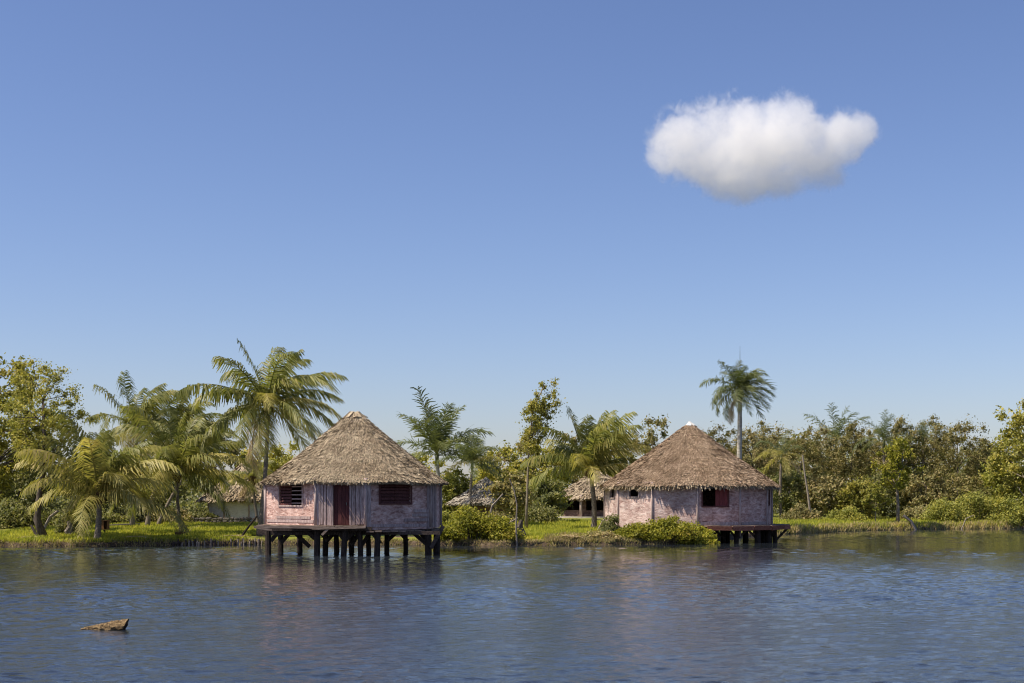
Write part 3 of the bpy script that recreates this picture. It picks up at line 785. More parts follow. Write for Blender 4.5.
def tree(name, label, px, D, top_py, width_px, crown_bot_py, leaf, seed, bark='bark', cat='tree', group=None, trunk_path=None, n_leaf=5200,
         leaf_size=0.13, clump=0.75, n_clump=70, flat=0.8, lean=0.0, aspect=0.55, holes=0.0, trunk_r=0.16, base_py=None, spray=0.0, shape=0.0, limbs=True, bias=0.65, conical=0.0):
    rng = np.random.RandomState(seed); n_leaf = int(n_leaf*1.9); leaf_size *= 1.3
    x = X(px, D); z0 = ground_z(x, D) - 0.08
    t = empty(name, (x, D, z0), label, cat, group)
    ztop = Z(top_py, D) - z0; zbot = Z(crown_bot_py, D) - z0; W = width_px / F_PX * D
    H = ztop - zbot; cz = (ztop+zbot)/2
    # trunk
    mb = MB(); tips = []
    if trunk_path:
        pts = [((q[0]-px)/F_PX*D, (q[2] if len(q) > 2 else 0), Z(q[1], D)-z0) for q in trunk_path]
        pts[0] = (pts[0][0], pts[0][1], -0.25)
    else:
        top = (lean*0.8, 0, zbot + H*0.62)
        pts = [(0, 0, -0.25)] + [(top[0]*f + rng.normal(0, 0.10), rng.normal(0, 0.10), top[2]*f) for f in (0.25, 0.5, 0.75, 1.0)]
    rad = [trunk_r*(1.25 if i == 0 else 1.0 - 0.7*i/(len(pts)-1)) for i in range(len(pts))]
    mb.tube(pts, rad, 9, jit=0.08, rng=random.Random(seed))
    # crown clumps through an uneven egg shaped volume
    C = []
    topc = np.array(pts[-1]); cxm = lean
    while len(C) < n_clump:
        q = rng.uniform(-1, 1, 3); rr = np.linalg.norm(q)
        if rr > 1: continue
        if rr < 0.45 and rng.rand() < 0.6: continue
        ang = math.atan2(q[1], q[0])
        wob = 1 + 0.16*math.sin(ang*3+seed) + 0.13*math.sin(ang*2+q[2]*4+seed*1.7)
        wz = 1 - shape*q[2] if q[2] > 0 else 1 + conical*(-q[2])*0.3
        p = np.array([cxm*(0.5+0.5*q[2]) + q[0]*W/2*wob*wz*0.93, q[1]*W/2*wob*wz*0.85, cz + q[2]*H/2*0.92*(1+0.1*math.sin(ang*2+seed))])
        C.append(p)
    C = np.array(C)
    if limbs:
        mid = np.array(pts[max(1, len(pts)//2)])
        order = rng.permutation(len(C))[:min(26, len(C))]
        P_ = np.array([np.array(p) for p in pts])
        for i in order:
            e = C[i]; j = np.argmin(np.abs(P_[:, 2] - (e[2] - 0.35*np.linalg.norm(e[:2]-P_[-1, :2]) - 0.3))); j = max(1, j)
            s_ = P_[j]; m_ = (s_+e)/2 + rng.normal(0, 0.18, 3) + np.array([0, 0, 0.15])
            mb.tube([tuple(s_), tuple(m_), tuple(e)], [rad[j]*0.5, rad[j]*0.3, 0.015], 5, cap=False)
    mb.build('trunk', M[bark], t, True)
    per = int(n_leaf / n_clump)
    cr = rng.uniform(0.6, 1.35, n_clump)*clump
    k = np.repeat(np.arange(n_clump), per)
    o = rng.normal(0, 1, (len(k), 3)); o /= np.linalg.norm(o, axis=1)[:, None]
    rad_ = np.minimum(np.abs(rng.normal(0, 0.58, len(k))), 1.15)
    el_ = rng.uniform(0.7, 1.4, (n_clump, 3))
    off = o*rad_[:, None]*cr[k][:, None]*np.array([1, 1, flat])*el_[k]
    if spray: off[:, 2] -= spray*np.abs(off[:, 0]+off[:, 1])*rng.rand(len(k))
    Pn = C[k] + off
    out = Pn - np.array([0, 0, cz]); out /= (np.linalg.norm(out, axis=1)[:, None]+1e-6)
    nrm = o*0.6 + out*0.4 + np.array([0, 0, 0.35])
    V = leaf_quads(rng, Pn, rng.uniform(0.6, 1.35, len(k))*leaf_size, aspect, nrm, bias)
    link('crown', np_mesh('crown', V, np.arange(len(V), dtype=np.int32).reshape(-1, 4)), M[leaf], t)
    return t

def shrub(label, px, D, w_px, top_py, leaf, seed, group=None, n=2600, size=0.09, cat='shrub', depth=0.6, base_z=None, name='shrub'):
    rng = np.random.RandomState(seed); n = int(n*2.3); size *= 0.92
    x = X(px, D); z0 = (ground_z(x, D) if base_z is None else base_z) - 0.05
    t = empty(name, (x, D, z0), label, cat, group)
    W = w_px/F_PX*D/2; H = Z(top_py, D)-z0
    mb = MB(); nc = 34; C = []
    for i in range(nc):
        a = rng.uniform(0, 6.28); r = math.sqrt(rng.rand()); h = H*(1 - 0.72*r*r)*rng.uniform(0.35, 1.0)
        e = np.array([r*W*math.cos(a)*0.9, r*W*depth*math.sin(a), h*0.88]); C.append(e)
        s_ = np.array([e[0]*0.35, e[1]*0.35, -0.1]); m_ = (s_+e)/2 + np.array([0, 0, 0.1])
        mb.tube([tuple(s_), tuple(m_), tuple(e)], [0.022, 0.016, 0.006], 4, cap=False)
    mb.build('stems', M['bark'], t)
    C = np.array(C); k = rng.randint(0, nc, n)
    o = rng.normal(0, 1, (n, 3)); o /= np.linalg.norm(o, axis=1)[:, None]
    cr = rng.uniform(0.7, 1.3, nc)*max(0.28, min(W, H)*0.34)
    Pn = C[k] + o*(rng.rand(n)**0.5)[:, None]*cr[k][:, None]*np.array([1.15, 1.1, 0.85])
    Pn[:, 2] = np.abs(Pn[:, 2]-0.04)+0.04
    V = leaf_quads(rng, Pn, rng.uniform(0.6, 1.4, n)*size, 0.5, o*0.7+np.array([0, -0.1, 0.5]), 0.9)
    link('foliage', np_mesh('foliage', V, np.arange(len(V), dtype=np.int32).reshape(-1, 4)), M[leaf], t)
    return t

# ------------------------------------------------------------------ palms
WIND = np.array([0.75, 0.25, 0.0])
def frond_mesh(rng, d0, L, droop, wind, n_leaf=40, l_leaf=0.75, width=0.05, hang=0.7, plume=0.0, fold=0.0):
    n = 14
    d = np.array(d0, float); d /= np.linalg.norm(d)
    p = np.zeros(3); pts = [p.copy()]; dirs = [d.copy()]
    for i in range(n):
        t = (i+1)/n
        d = d + (np.array([0, 0, -1.0])*droop*(0.25+t) + wind*(0.4+t)*0.6)/n
        d /= np.linalg.norm(d); p = p + d*L/n; pts.append(p.copy()); dirs.append(d.copy())
    pts = np.array(pts); dirs = np.array(dirs)
    V = []; Fq = []
    # rachis: three-sided strip
    up = np.array([0, 0, 1.0])
    for i in range(n+1):
        s_ = np.cross(dirs[i], up); s_ /= (np.linalg.norm(s_)+1e-6); u_ = np.cross(s_, dirs[i])
        r = 0.055*(1-0.85*i/n)*(L/4.5)
        V += [pts[i]-s_*r, pts[i]+s_*r, pts[i]-u_*r]
    for i in range(n):
        for k in range(3):
            a = i*3+k; b = i*3+(k+1) % 3; Fq.append((a, b, b+3, a+3))
    # leaflets, both sides, hanging and blown
    for side in (-1, 1):
        tt = np.linspace(0.10, 0.995, n_leaf) + rng.normal(0, 0.006, n_leaf); tt = np.clip(tt, 0.05, 0.999)
        ph = rng.uniform(0, 6.28)
        for t in tt:
            if rng.rand() < 0.07: continue
            gust_ = 0.5 + 0.5*math.sin(13*t + ph)
            f = t*n; i = min(int(f), n-1); w = f-i
            q = pts[i]*(1-w)+pts[i+1]*w; dd = dirs[i]*(1-w)+dirs[i+1]*w; dd /= np.linalg.norm(dd)
            s_ = np.cross(dd, up); s_ /= (np.linalg.norm(s_)+1e-6); u_ = np.cross(s_, dd)
            ll = l_leaf*(0.35 + 0.65*math.sin(math.pi*min(1, 0.12+0.80*t))**0.8)*rng.uniform(0.7, 1.15)*(1 if t < 0.9 else 0.75)
            e1 = s_*side*(0.85-fold) + dd*(0.55+0.5*t) + u_*(0.15 + rng.normal(0, plume)) + rng.normal(0, 0.08, 3)
            e1 = e1 + np.array([0, 0, -1])*hang*(0.2+0.3*gust_) + wind*0.45*gust_
            e1 /= np.linalg.norm(e1)
            e2 = e1 + np.array([0, 0, -1])*hang + wind*0.45 + rng.normal(0, 0.09, 3); e2 /= np.linalg.norm(e2)
            b = len(V); wd = width*(1.0 if t < 0.85 else 0.8)
            wv_ = dd*wd*0.5
            m_ = q + e1*ll*0.5; e = m_ + e2*ll*0.5
            V += [q-wv_*0.7, q+wv_*0.7, m_+wv_, m_-wv_, e+wv_*0.35, e-wv_*0.35]
            Fq += [(b, b+1, b+2, b+3), (b+3, b+2, b+4, b+5)]
    return np_mesh('frond', np.array(V), np.array(Fq))

def palm(name, label, px, D, base_py, crown, r_px, seed, n=20, kind='coconut', bend=None, group=None, wind=1.0, yellow=0.2, dry=0.12, trunk_r=0.15, base_z=None,
         el=(-25, 80), droop=1.25, az_list=None, cat='palm tree', trunk_mat='palm_trunk', extra_dry=0, nuts=True, depth_crown=0.0, n_leaf=72, spear=False):
    rng = np.random.RandomState(seed); rr = random.Random(seed)
    x = X(px, D); z0 = (ground_z(x, D) if base_z is None else base_z) - 0.1
    t = empty(name, (x, D, z0), label, cat, group)
    tip = np.array([(crown[0]-px)/F_PX*D, depth_crown, Z(crown[1], D)-z0])
    mid = np.array(bend) if bend is not None else np.array([rng.normal(0, 0.1), 0, 0])
    pts = []; rad = []; m_ = 16
    for i in range(m_+1):
        f = i/m_
        q = tip*f + np.array([mid[0], mid[1], 0])*math.sin(math.pi*f)
        pts.append(tuple(q + np.array([0, 0, -0.2 if i == 0 else 0])))
        b = 1.45 if i == 0 else (1.18 if i == 1 else 1.0 - 0.38*f)
        if kind == 'royal': b = 1.1 if i == 0 else 1.0 - 0.25*f + 0.1*math.sin(f*3.1)
        rad.append(trunk_r*b*(1 + 0.05*((i % 2)*2-1)))
    mb = MB(); mb.tube(pts, rad, 10, jit=0.03, rng=rr); mb.build('trunk', M[trunk_mat], t, True)
    Lm = r_px/F_PX*D
    if kind == 'royal':
        mb = MB(); mb.tube([tuple(tip+np.array([0, 0, -0.3])), tuple(tip+np.array([0, 0, 0.5])), tuple(tip+np.array([0, 0, 0.8]))], [trunk_r*0.8, trunk_r*0.8, trunk_r*0.4], 9)
        mb.build('crownshaft', M['frond_royal'], t, True)
        crown_p = tip + np.array([0, 0, 0.55])
    else:
        mb = MB()
        for i in range(12):
            a = i*2.4; mb.tube([tuple(tip+np.array([0.09*math.cos(a), 0.09*math.sin(a), -0.55+0.03*i])), tuple(tip+np.array([0.2*math.cos(a), 0.2*math.sin(a), -0.1+0.03*i])), tuple(tip+np.array([0.3*math.cos(a), 0.3*math.sin(a), 0.25]))], [0.07, 0.09, 0.04], 5)
        mb.build('leaf_bases', M['rootball'], t)
        crown_p = tip
        if nuts:
            for i in range(4):
                a = rr.uniform(0, 6.28); c_ = tip + np.array([0.28*math.cos(a), 0.28*math.sin(a), -0.22-0.1*rr.random()])
                mb = MB(); mb.tube([tuple(c_+np.array([0, 0, -0.15])), tuple(c_+np.array([0, 0, -0.09])), tuple(c_), tuple(c_+np.array([0, 0, 0.1])), tuple(c_+np.array([0, 0, 0.14]))], [0.03, 0.1, 0.125, 0.09, 0.03], 8)
                mb.build('coconut', M['rootball'], t, True)
    total = n + extra_dry
    for i in range(total):
        f = (i+0.5)/n
        if i < n:
            az = i*2.39996 + rng.normal(0, 0.15) if az_list is None else math.radians(az_list[i % len(az_list)]) + rng.normal(0, 0.12)
            e = math.radians(el[0] + (el[1]-el[0])*(f**0.9) + rng.normal(0, 5))
            isdry = f < dry
        else:
            az = rng.uniform(0, 6.28); e = math.radians(-55 + rng.normal(0, 8)); isdry = True
        d0 = np.array([math.cos(az)*math.cos(e), math.sin(az)*math.cos(e), math.sin(e)])
        L = Lm*rng.uniform(0.85, 1.12)*(0.82 if f > 0.85 else 1.0)
        dr = 1.6*droop*rng.uniform(0.75, 1.3)*(0.75 if f > 0.85 else 1)
        w = WIND*wind*rng.uniform(0.5, 1.2)
        royal = kind == 'royal'
        me = frond_mesh(rng, d0, L, dr, w, n_leaf=n_leaf, l_leaf=L*(0.25 if royal else 0.275), width=L*(0.0165 if not royal else 0.018), hang=(0.5 if royal else 1.25)*(1.35 if isdry else 1)*rng.uniform(0.8, 1.2), plume=0.3 if royal else 0.05, fold=0.1)
        mt = M['frond_dry'] if isdry else (M['frond_yellow'] if (rng.rand() < yellow*1.4 and f < 0.7) else M['frond_royal' if royal else 'frond'])
        link('frond', me, mt, t, tuple(crown_p))
    if spear:
        mb = MB(); mb.tube([tuple(crown_p), tuple(crown_p+np.array([0, 0, Lm*0.6])), tuple(crown_p+np.array([0, 0, Lm*1.12]))], [0.05, 0.03, 0.008], 5); mb.build('spear_leaf', M['frond_royal'], t)
    return t

# ---- palms, left to right
palm('coconut_palm', 'low coconut palm with arching yellow fronds on the left bank', 97, 82.9, 540, (99, 496), 88, 31, n=25, bend=(0.05, 0, 0), wind=0.35, yellow=0.75, dry=0.0, trunk_r=0.2, el=(8, 86), droop=1.2)
palm('coconut_palm', 'tall windblown coconut palm with white trunk behind the left lawn', 132, 100, 530, (138, 428), 64, 32, n=24, wind=1.5, yellow=0.12, dry=0.12, el=(-35, 82), droop=1.0)
palm('coconut_palm', 'leaning coconut palm whose crown is swept right above the left thicket', 147, 103, 530, (180, 432), 52, 33, n=22, bend=(-0.4, 0, 0), wind=1.7, yellow=0.12, dry=0.12, el=(-30, 80), droop=1.0)
palm('coconut_palm', 'thin leaning coconut palm with small crown next to the thicket', 157, 104, 530, (203, 452), 40, 34, n=16, bend=(-0.3, 0, 0), wind=1.2, yellow=0.2, dry=0.2, trunk_r=0.13)
palm('coconut_palm', 'broad coconut palm with drooping fronds at the middle of the lawn', 182, 89, 540, (177, 474), 80, 35, n=25, bend=(-0.1, 0, 0), wind=0.45, yellow=0.3, dry=0.0, trunk_r=0.13, el=(-12, 84), droop=1.25)
palm('young_palm', 'knee-high young palm with bright orange-green leaves at the bank edge', 180, 86, 541, (180, 536), 26, 36, n=8, wind=0.2, yellow=0.8, dry=0.0, trunk_r=0.06, el=(45, 85), droop=0.7, nuts=False, cat='palm', n_leaf=16)
palm('coconut_palm', 'short coconut palm with yellowing fronds in front of the white hut', 258, 108, 527, (252, 479), 38, 37, n=15, wind=0.3, yellow=0.55, dry=0.15, trunk_r=0.13, droop=1.5)
palm('coconut_palm', 'tallest coconut palm, towering beside the hut with the maroon door', 259, 88, 535, (268, 405), 92, 138, n=28, bend=(0.12, 0, 0), wind=1.35, yellow=0.15, dry=0.06, trunk_r=0.16, el=(-28, 77), droop=1.1)
palm('royal_palm', 'royal palm with upright spear right behind the door hut roof', 437, 118, 522, (437, 462), 62, 39, n=15, kind='royal', wind=0.25, yellow=0.1, dry=0.0, trunk_r=0.2, el=(5, 90), droop=0.9, trunk_mat='royal_trunk')
palm('royal_palm', 'smaller dark-stemmed royal palm amid shrubs between the huts', 470, 114, 522, (472, 470), 40, 40, n=15, kind='royal', wind=0.35, yellow=0.15, dry=0.0, trunk_r=0.13, el=(-5, 86), droop=1.1, trunk_mat='palm_trunk')
palm('coconut_palm', 'windblown coconut palm on the bank beside the large round hut', 594, 97, 530, (590, 470), 76, 141, n=24, bend=(0.12, 0, 0), wind=1.0, yellow=0.3, dry=0.0, trunk_r=0.2, el=(4, 86), droop=0.95)
palm('royal_palm', 'tall lone royal palm with white trunk rising behind the round hut', 737, 112, 521, (740, 398), 40, 42, n=32, kind='royal', wind=1.9, yellow=0.08, dry=0.0, trunk_r=0.21, el=(-15, 80), droop=1.5, trunk_mat='royal_trunk', extra_dry=2, spear=True)
palm('royal_palm', 'royal palm with crown poking above the brown forest, left of centre', 836, 166, 520, (836, 446), 42, 43, n=14, kind='royal', wind=0.4, yellow=0.1, dry=0.0, trunk_r=0.2, el=(-5, 86), droop=1.0, trunk_mat='royal_trunk', n_leaf=44)
palm('forest_palm', 'bright yellow-green palm within the forest behind the leaning pole', 781, 138, 520, (781, 462), 34, 44, n=12, kind='royal', wind=0.4, yellow=0.55, dry=0.1, trunk_r=0.14, el=(-30, 80), droop=1.3, n_leaf=44)
palm('forest_palm', 'dark palm crown in the forest above the small green tree', 884, 150, 520, (884, 446), 36, 45, n=12, kind='royal', wind=0.3, yellow=0.05, dry=0.0, trunk_r=0.16, el=(-10, 84), droop=1.2, n_leaf=44)
palm('forest_palm', 'pale slender palm sticking out of the forest near its right end', 923, 150, 520, (923, 443), 22, 46, n=12, kind='royal', wind=0.3, yellow=0.1, dry=0.1, trunk_r=0.16, el=(0, 84), droop=1.1, n_leaf=44)

# ---- broadleaf trees
tree('bank_tree', 'leafy tree with dark crooked trunk leaning at the left water edge', 46, 84.3, 352, 92, 480, 'leaf_green', 51, trunk_path=[(46,546),(37,520),(40,490),(45,462),(44,425),(43,400)], n_leaf=6800, n_clump=110, clump=0.55, leaf_size=0.054, trunk_r=0.24)
tree('broadleaf_tree', 'big green tree cut by the left picture edge', -10, 92, 344, 110, 500, 'leaf_green', 52, n_leaf=7600, n_clump=95, clump=0.8, leaf_size=0.10, trunk_r=0.25)
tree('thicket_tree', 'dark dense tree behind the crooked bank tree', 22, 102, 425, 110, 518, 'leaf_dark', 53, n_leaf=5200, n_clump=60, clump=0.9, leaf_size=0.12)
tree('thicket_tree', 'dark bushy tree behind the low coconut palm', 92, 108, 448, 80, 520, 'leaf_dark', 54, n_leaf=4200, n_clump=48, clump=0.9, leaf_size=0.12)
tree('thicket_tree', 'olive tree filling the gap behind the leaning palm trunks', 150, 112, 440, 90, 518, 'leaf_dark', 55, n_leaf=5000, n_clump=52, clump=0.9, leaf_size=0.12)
tree('brown_tree', 'brown-leaved tree left of the tallest coconut palm', 216, 124, 418, 62, 500, 'leaf_brown', 56, n_leaf=4200, n_clump=46, clump=0.75, leaf_size=0.10)
tree('thicket_tree', 'green tree peeping over the white hut roof', 243, 126, 446, 60, 505, 'leaf_green', 57, n_leaf=3600, n_clump=40, clump=0.8, leaf_size=0.11)
tree('thicket_tree', 'low green tree showing between tall palm trunk and thatched roof', 292, 124, 440, 62, 505, 'leaf_green', 58, n_leaf=3600, n_clump=40, clump=0.8, leaf_size=0.11)
tree('slender_tree', 'tall thin tree with narrow crown bent right between the two huts', 527, 97, 378, 29, 462, 'leaf_green', 59, trunk_path=[(526,530),(527,500),(528,470),(529,440),(534,405),(545,385)], n_leaf=4600, n_clump=70, clump=0.46, leaf_size=0.058, trunk_r=0.10, lean=1.45, bark='bark_pale', shape=-0.25)
tree('sapling_tree', 'small pale-barked tree with round green crown on the right bank', 898, 127.5, 436, 46, 496, 'leaf_bush', 60, trunk_path=[(898,529),(898,505),(897,488),(901,470),(903,455)], n_leaf=2600, n_clump=44, clump=0.5, leaf_size=0.10, trunk_r=0.16, bark='bark_pale')
tree('sapling_tree', 'thin young tree left of the round-crowned tree on right bank', 876, 128, 480, 30, 512, 'leaf_fresh', 61, n_leaf=900, n_clump=20, clump=0.45, leaf_size=0.10, trunk_r=0.05, bark='bark_pale')
tree('broadleaf_tree', 'tall green tree cut by the right picture edge', 1030, 137, 398, 92, 500, 'leaf_green', 62, n_leaf=7000, n_clump=80, clump=0.85, leaf_size=0.12, trunk_r=0.22, bark='bark_pale')
tree('broadleaf_tree', 'lighter low tree leaning out of the right bank thicket', 1014, 140, 456, 56, 510, 'leaf_fresh', 63, n_leaf=4600, n_clump=52, clump=0.8, leaf_size=0.12, bark='bark_pale')

# ---- trees between the huts
mid = [
 (418, 128, 452, 60, 512, 'leaf_green', 'green tree just right of the door hut roof under royal palms'),
 (452, 119, 470, 50, 522, 'leaf_fresh', 'fresh green tree at the right wall of the door hut'),
 (500, 126, 448, 60, 512, 'leaf_green', 'round green tree behind the old sagging hut'),
 (512, 104, 474, 38, 515, 'leaf_olive', 'grey-green twiggy tree in front of the old sagging hut'),
 (545, 120, 440, 56, 515, 'leaf_green', 'green tree behind the tall thin bent tree'),
 (575, 150, 432, 60, 510, 'leaf_olive', 'olive tree behind the bank palm and open hut'),
 (548, 112, 474, 40, 517, 'leaf_dark', 'dark shrubby tree left of the open hut'),
 (620, 158, 428, 66, 505, 'leaf_green', 'yellow-green tree between bank palm and round roof'),
 (653, 150, 411, 54, 500, 'leaf_brown', 'brown-topped tree rising left of the round roof peak'),
 (520, 150, 436, 60, 510, 'leaf_olive', 'distant brownish tree behind the thin bent tree'),
]
for i, (px, D, top, w, bot, lf, lab) in enumerate(mid):
    tree('thicket_tree', lab, px, D, top, w, bot, lf, 70+i, n_leaf=3800, n_clump=44, clump=0.8 if D > 115 else 0.6, leaf_size=0.115 if D > 115 else 0.10, group='trees between the huts')

# ---- brown forest on the right
forest = [
 (700, 146, 430, 56, 'leaf_olive', 'olive forest tree behind the round roof slope'),
 (722, 150, 424, 50, 'leaf_brown', 'brown forest tree left of the lone royal palm trunk'),
 (752, 148, 424, 54, 'leaf_olive', 'olive forest tree right of the lone royal palm trunk'),
 (772, 155, 418, 54, 'leaf_brown', 'brown forest tree above the bright yellow-green palm'),
 (800, 152, 422, 54, 'leaf_brown', 'rounded brown forest tree above the leaning pole'),
 (822, 160, 424, 50, 'leaf_olive', 'olive forest tree just left of the poking royal palm'),
 (852, 154, 420, 52, 'leaf_brown', 'brown forest tree just right of the poking royal palm'),
 (874, 160, 424, 46, 'leaf_olive', 'olive forest tree behind the dark forest palm'),
 (905, 150, 410, 46, 'leaf_brown', 'tallest narrow brown forest tree above the round-crowned green tree'),
 (932, 156, 416, 50, 'leaf_olive', 'olive forest tree beside the pale slender palm'),
 (957, 148, 413, 66, 'leaf_brown', 'broad domed brown tree, biggest of the forest'),
 (986, 150, 436, 44, 'leaf_brown', 'shorter brown tree closing the forest on the right'),
]
for i, (px, D, top, w, lf, lab) in enumerate(forest):
    tree('forest_tree', lab, px, D, top, w*1.0, 508, lf, 100+i, n_leaf=8000, n_clump=110, clump=0.8, leaf_size=0.095, aspect=0.42, group='brown forest trees', spray=0.5, trunk_r=0.18, bias=0.7)
under = [
 (712, 138, 462, 60, 'leaf_olive', 'low olive tree behind the right slope of the round roof'),
 (752, 136, 466, 56, 'leaf_dark', 'dark undergrowth tree right behind the round hut eave'),
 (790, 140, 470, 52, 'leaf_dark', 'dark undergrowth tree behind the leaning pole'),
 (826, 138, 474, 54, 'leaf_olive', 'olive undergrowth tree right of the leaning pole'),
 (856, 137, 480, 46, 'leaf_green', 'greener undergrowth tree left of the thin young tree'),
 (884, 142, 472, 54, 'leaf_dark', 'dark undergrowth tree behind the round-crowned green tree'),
 (926, 140, 468, 58, 'leaf_olive', 'olive undergrowth tree right of the round-crowned green tree'),
 (962, 140, 474, 56, 'leaf_brown', 'brown undergrowth tree beneath the domed brown tree'),
]
for i, (px, D, top, w, lf, lab) in enumerate(under):
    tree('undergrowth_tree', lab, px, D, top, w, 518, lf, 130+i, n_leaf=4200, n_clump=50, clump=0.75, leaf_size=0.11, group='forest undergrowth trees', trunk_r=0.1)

# ---- the wood far behind, one dark mass
rng = np.random.RandomState(400)
N = 48000
wx = rng.uniform(-1.6, 1.6, N); wy = rng.uniform(172, 205, N)
wpx = 512 + wx*640; xx = (wpx-512)/F_PX*wy
hh = 5.2 + 1.3*np.sin(xx*0.21) + 0.9*np.sin(xx*0.53+2) + 0.7*np.sin(xx*1.1) + np.where(wpx > 690, 2.2, 0)
zz_ = 0.9 + hh*(1-rng.rand(N)**1.6)
V = leaf_quads(rng, np.stack([xx, wy, zz_], 1), rng.uniform(0.2, 0.42, N), 0.6, np.tile(np.array([[0, -0.4, 0.7]]), (N, 1)), 0.8)
tag(link('distant_wood', np_mesh('distant_wood', V, np.arange(len(V), dtype=np.int32).reshape(-1, 4)), M['leaf_dark']), 'dark far wood showing through gaps between the trees', 'wood', kind='stuff')

# ---- shrubs
shr = [
 (470, 83.6, 64, 506, 'leaf_bush', 4200, 'yellow-green bush at the waterline right of the door hut'),
 (502, 83.4, 42, 516, 'leaf_bush', 2600, 'smaller reddish-tipped bush next to the dead branches'),
 (446, 88, 40, 508, 'leaf_fresh', 2600, 'green bush tucked against the door hut stilts'),
 (640, 86.0, 52, 522, 'leaf_bush', 2800, 'low yellow bush before the lit wall of the round hut'),
 (668, 86.0, 60, 515, 'leaf_bush', 3600, 'tallest yellow-green bush before the round hut, in the middle'),
 (694, 86.6, 44, 520, 'leaf_bush', 2600, 'yellow-green bush touching the rust red platform'),
 (612, 87.0, 20, 513, 'leaf_dark', 1300, 'small dark green plant at the left corner of the round hut'),
 (565, 84.5, 40, 537, 'reed', 1500, 'dry straw-coloured low scrub at the water edge by the bank palm'),
 (600, 84.8, 40, 532, 'reed', 1500, 'dry scrub on the bank right of the bank palm foot'),
 (945, 133.6, 50, 500, 'leaf_fresh', 2400, 'leftmost green bush of the right bank thicket'),
 (978, 135, 56, 488, 'leaf_fresh', 2800, 'large mounded green bush on the right bank'),
 (1012, 134, 50, 492, 'leaf_fresh', 2600, 'green bush at the right picture edge'),
 (68, 86.5, 26, 506, 'leaf_dark', 1700, 'dark shrub growing out of old roots on the left bank'),
 (10, 98, 60, 498, 'leaf_dark', 2400, 'dark shrub at the left picture edge behind the lawn'),
 (60, 100, 60, 500, 'leaf_dark', 2400, 'dark shrub at the back of the lawn behind crooked trunk'),
 (112, 106, 60, 504, 'leaf_dark', 2200, 'dark shrub at the back of the lawn behind the wooden box'),
 (165, 108, 60, 506, 'leaf_olive', 2200, 'olive shrub at the back of the lawn behind the leaning palms'),
 (200, 110, 34, 506, 'leaf_dark', 1500, 'dark shrub left of the white hut wall'),
 (535, 108, 50, 498, 'leaf_dark', 2200, 'dark shrub behind the bright lawn between the huts'),
 (492, 100, 44, 509, 'leaf_olive', 2000, 'olive shrub below the old sagging thatch'),
 (845, 131.5, 44, 506, 'leaf_fresh', 1500, 'small green bush by the red path left of centre'),
 (800, 130, 40, 504, 'leaf_olive', 1500, 'olive bush at the foot of the leaning pole'),
 (920, 136, 44, 504, 'leaf_olive', 1500, 'olive bush behind the pale fallen log'),
]
for i, (px, D, w, top, lf, n, lab) in enumerate(shr):
    shrub(lab, px, D, w, top, lf, 200+i, n=n, size=0.085 if D < 95 else 0.12)

# ---- grass and reeds
def grass(name, label, x0, x1, o0, o1, n, h, mat, seed, w=0.035):
    rng = np.random.RandomState(seed)
    x = rng.uniform(x0, x1, n); o = o0 + (o1-o0)*rng.rand(n)**1.3; y = shore(x) + o
    patch = 0.55 + 0.5*np.sin(x*0.9+seed)*np.sin(y*0.6) + 0.35*np.sin(x*2.7+y*1.3)
    keep = patch + rng.rand(n) > 0.45
    x, y, o, patch = x[keep], y[keep], o[keep], patch[keep]
    z = np.interp(o, OFF, OZ) + bumps(x, y)*np.clip(o/3, 0, 1) - 0.02
    N = len(x); a = rng.uniform(0, 6.28, N); hh = h*rng.uniform(0.5, 1.3, N)*(0.7+0.4*np.clip(patch, 0, 1))
    b = np.stack([x, y, z], 1); s_ = np.stack([np.cos(a), np.sin(a), 0*a], 1)*w
    ln = np.stack([rng.normal(0.12, 0.25, N)*hh, rng.normal(0, 0.25, N)*hh, hh], 1)
    V = np.stack([b-s_, b+s_, b+ln], 1).reshape(-1, 3)
    tag(link(name, np_mesh(name, V, np.arange(len(V), dtype=np.int32).reshape(-1, 3)), M[mat]), label, 'grass', kind='stuff')
grass('lawn_grass', 'bright green lawn grass on the left bank', X(-60, 82), X(262, 90), 0.25, 28, 42000, 0.24, 'grass', 301, 0.045)
grass('bank_grass', 'bright green grass between the two huts', X(425, 84), X(625, 90), 0.8, 30, 26000, 0.26, 'grass', 302, 0.045)
grass('shore_grass', 'green and yellow grass along the right bank', X(770, 112), X(1060, 135), 0.1, 12, 26000, 0.42, 'grass', 303, 0.06)
grass('shore_reed', 'dry reeds at the foot of the right bank', X(770, 112), X(1060, 135), -0.1, 0.8, 7000, 0.45, 'reed', 304, 0.05)
grass('dry_grass', 'dry grass along the left waterline and below the huts', X(-60, 82), X(712, 86), -0.05, 0.5, 8000, 0.18, 'reed', 305, 0.03)
grass('scrub_litter', 'straw-coloured litter on the bank by the round hut', X(545, 83), X(712, 86), 0.1, 3.5, 9000, 0.25, 'reed', 306, 0.04)

# ---- short stakes holding the left bank
sx0, sx1 = X(172, 83.3), X(262, 84.2)
e = empty('bank_revetment', ((sx0+sx1)/2, float(shore((sx0+sx1)/2)), 0), 'row of short wooden stakes holding the bank under the lawn', 'stake row')
rr = random.Random(77)
for i in range(46):
    x = sx0 + (sx1-sx0)*(i+rr.uniform(0, 0.8))/46; y = float(shore(x)) - 0.05 + rr.uniform(-0.08, 0.06)
    mb = MB(); h = rr.uniform(0.18, 0.42); lx = rr.uniform(-0.05, 0.05)
    mb.tube([(x-e.location.x, y-e.location.y, -0.5), (x-e.location.x+lx*.5, y-e.location.y, h*.5), (x-e.location.x+lx, y-e.location.y, h)], [0.055, 0.05, 0.042], 6, jit=0.1, rng=rr)
    mb.build('stake', M['brace'] if rr.random() < 0.6 else M['dead_wood'], e)

